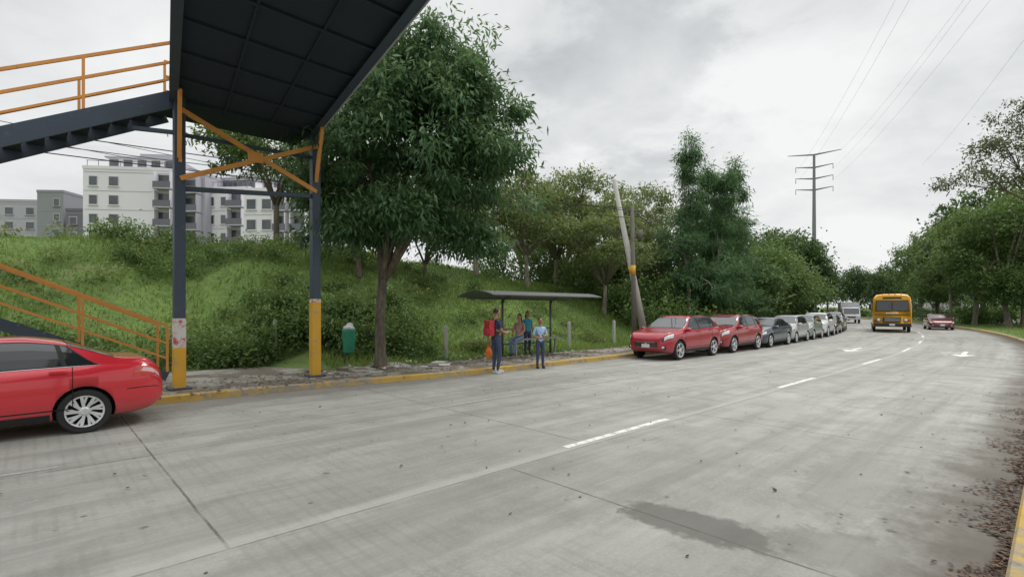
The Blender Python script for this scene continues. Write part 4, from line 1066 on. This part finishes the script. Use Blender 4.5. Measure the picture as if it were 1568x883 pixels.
def pack(e,k,j):
    mb=MB([mat('backpack_red',(.42,.03,.04),.8,0,.4,15),M_black])
    mb.box((0,-.22*k,1.22*k),(.3,.17,.44),0); mb.box((0,-.32*k,1.13*k),(.22,.06,.2),0); mb.box((0,-.21*k,1.46*k),(.06,.03,.05),1)
    for s in (1,-1): mb.tube([(s*.1,-.14*k,1.4*k),(s*.11,-.02,1.475*k),(s*.115,.1,1.42*k),(s*.12,.14,1.25*k),(s*.13,.02,1.08*k),(s*.12,-.14,1.05*k)],.02,6,1)
    mb.obj('backpack',e,False,.03)
    mb=MB([mat('bag_orange',(.8,.17,.03),.5,0,.3,8)]); h=Vector(j['haR'])*k
    mb.ell(h+Vector((-.02,0,-.3)),(.08,.11,.2),0,12,8,lambda p:[p[0]*(1-.35*max(0,p[2])),p[1]*(1-.4*max(0,p[2])),p[2]]); mb.tube([h+Vector((0,.03,-.03)),h+Vector((0,.05,-.16))],.01,5); mb.tube([h+Vector((0,-.03,-.03)),h+Vector((0,-.05,-.16))],.01,5)
    mb.obj('plastic_bag',e,True)
def face_dir(s,t):
    v=R(10+s,10+t)-R(10,10); return math.atan2(v.y,v.x)-math.pi/2
person('standing_man',R(9.75,11.1,0),face_dir(1,-.15),1.84,{'elR':(-.26,-.12,1.13),'wrR':(-.27,-.08,.9),'haR':(-.27,-.06,.83),'knL':(.1,.05,.49),'toL':(.15,.15,.045),
  'elL':(.24,.02,1.14),'wrL':(.17,.22,1.08),'haL':(.13,.28,1.1)},{'top':mat('shirt_navy',(.035,.05,.085),.9,0,.3,15),'legs':jeans,'shoe':shoeW,'sleeve':.75},extra=pack)
person('standing_girl',R(11.6,11.12,0),face_dir(-.5,-1),1.55,{'elR':(-.24,.0,1.15),'wrR':(-.1,.2,1.12),'haR':(-.03,.24,1.14),'elL':(.25,0,1.14),'wrL':(.12,.2,1.05),'haL':(.05,.24,1.05)},
  {'top':mat('shirt_light_blue',(.35,.52,.75),.9,0,.2,15),'legs':jeans,'shoe':shoeB,'sleeve':.95},hair='tail')
person('seated_woman',R(12.8,13.3,-.115),face_dir(-1,-.35),1.76,{'hiL':(.09,.06,.9),'hiR':(-.09,.06,.9),'knL':(.11,.46,.83),'knR':(-.1,.48,.85),'anL':(.12,.42,.38),'anR':(-.02,.52,.40),'toL':(.13,.57,.31),'toR':(-.02,.67,.34),
  'elR':(-.22,.08,1.15),'wrR':(-.12,.3,1.0),'haR':(-.08,.37,1.0),'elL':(.22,.08,1.15),'wrL':(.12,.3,1.0),'haL':(.08,.37,1.0)},
  {'top':mat('top_dusty_pink',(.42,.27,.27),.9,0,.2,15),'legs':mat('jeans_blue',(.13,.19,.3),.9,0,.3,20),'shoe':shoeB,'sleeve':.0,'bare':1.38},sit=True,hair='long')
person('waiting_person',R(13.75,13.85,.12),face_dir(-.3,-1),1.62,{},{'top':mat('shirt_teal',(.04,.27,.4),.9,0,.2,15),'legs':jeans,'shoe':shoeB,'sleeve':.6},hair='long')
# ---------------------------------------------------------------- world, sun, camera
w=bpy.data.worlds.new('World'); scene.world=w; w.use_nodes=True; t=NT(w.node_tree)
bg=w.node_tree.nodes['Background']
sky=t.n('ShaderNodeTexSky'); sky.sky_type='NISHITA'; sky.sun_disc=False; sky.sun_elevation=math.radians(58); sky.sun_rotation=math.radians(60); sky.air_density=1.5; sky.dust_density=4
tcg=t.n('ShaderNodeTexCoord').outputs['Generated']
sx=t.n('ShaderNodeSeparateXYZ'); t.put(sx.inputs[0],tcg)
zz=t.m('MAXIMUM',sx.outputs[2],0.0); dn=t.m('ADD',zz,.22)
cb=t.n('ShaderNodeCombineXYZ'); t.put(cb.inputs[0],t.m('DIVIDE',sx.outputs[0],dn)); t.put(cb.inputs[1],t.m('DIVIDE',sx.outputs[1],dn)); cb.inputs[2].default_value=3.7
n1=t.noise(cb.outputs[0],1.0,8,.5,.5); n2=t.noise(cb.outputs[0],3.0,6,.6,.3)
f=t.m('ADD',t.m('MULTIPLY',n1,.76),t.m('MULTIPLY',n2,.24))
vd=t.n('ShaderNodeVectorMath',operation='DISTANCE'); t.put(vd.inputs[0],tcg); vd.inputs[1].default_value=(.17,.89,.385)
dd=t.m('ADD',vd.outputs['Value'],t.m('MULTIPLY',t.m('SUBTRACT',n2,.5),.55))
dark=t.m('MULTIPLY',t.m('SUBTRACT',1,t.sstep(dd,.12,.24)),.085)
f=t.m('SUBTRACT',f,dark)
cl=t.ramp(f,[(.33,(.50,.515,.53)),(.42,(.62,.637,.648)),(.5,(.735,.748,.752)),(.6,(.85,.86,.86))])
hz=t.m('SUBTRACT',1,t.sstep(zz,.0,.32))
cl=t.mix(t.m('MULTIPLY',hz,.65),cl,(.85,.86,.865))
vm=t.n('ShaderNodeVectorMath',operation='SCALE'); t.put(vm.inputs[0],cl)
t.put(vm.inputs['Scale'],t.m('MULTIPLY',t.m('ADD',1,t.m('MULTIPLY',t.sstep(zz,.5,.9),1.4)),10.9))  # sky overhead, above the view, brightened to lift the light on the ground
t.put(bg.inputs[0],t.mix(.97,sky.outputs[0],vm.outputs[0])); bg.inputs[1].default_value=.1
sd=bpy.data.lights.new('sun','SUN'); sd.energy=1.1; sd.angle=math.radians(20); sd.color=(1,.97,.92)
so=bpy.data.objects.new('sun',sd); COL.objects.link(so)
el=math.radians(58); az=math.radians(60)
d=Vector((math.sin(az)*math.cos(el),math.cos(az)*math.cos(el),math.sin(el))).normalized()
so.rotation_euler=d.to_track_quat('Z','Y').to_euler(); so.location=(0,0,40)
cd=bpy.data.cameras.new('camera'); cam=bpy.data.objects.new('camera',cd); COL.objects.link(cam)
cam.location=(0,0,1.85); cam.rotation_euler=(math.pi/2,0,0); cd.lens=18; cd.sensor_width=36; cd.shift_y=31.5/1568; cd.clip_end=5000; cd.clip_start=.05
scene.camera=cam
scene.view_settings.view_transform='Standard'; scene.view_settings.look='None'; scene.view_settings.exposure=0
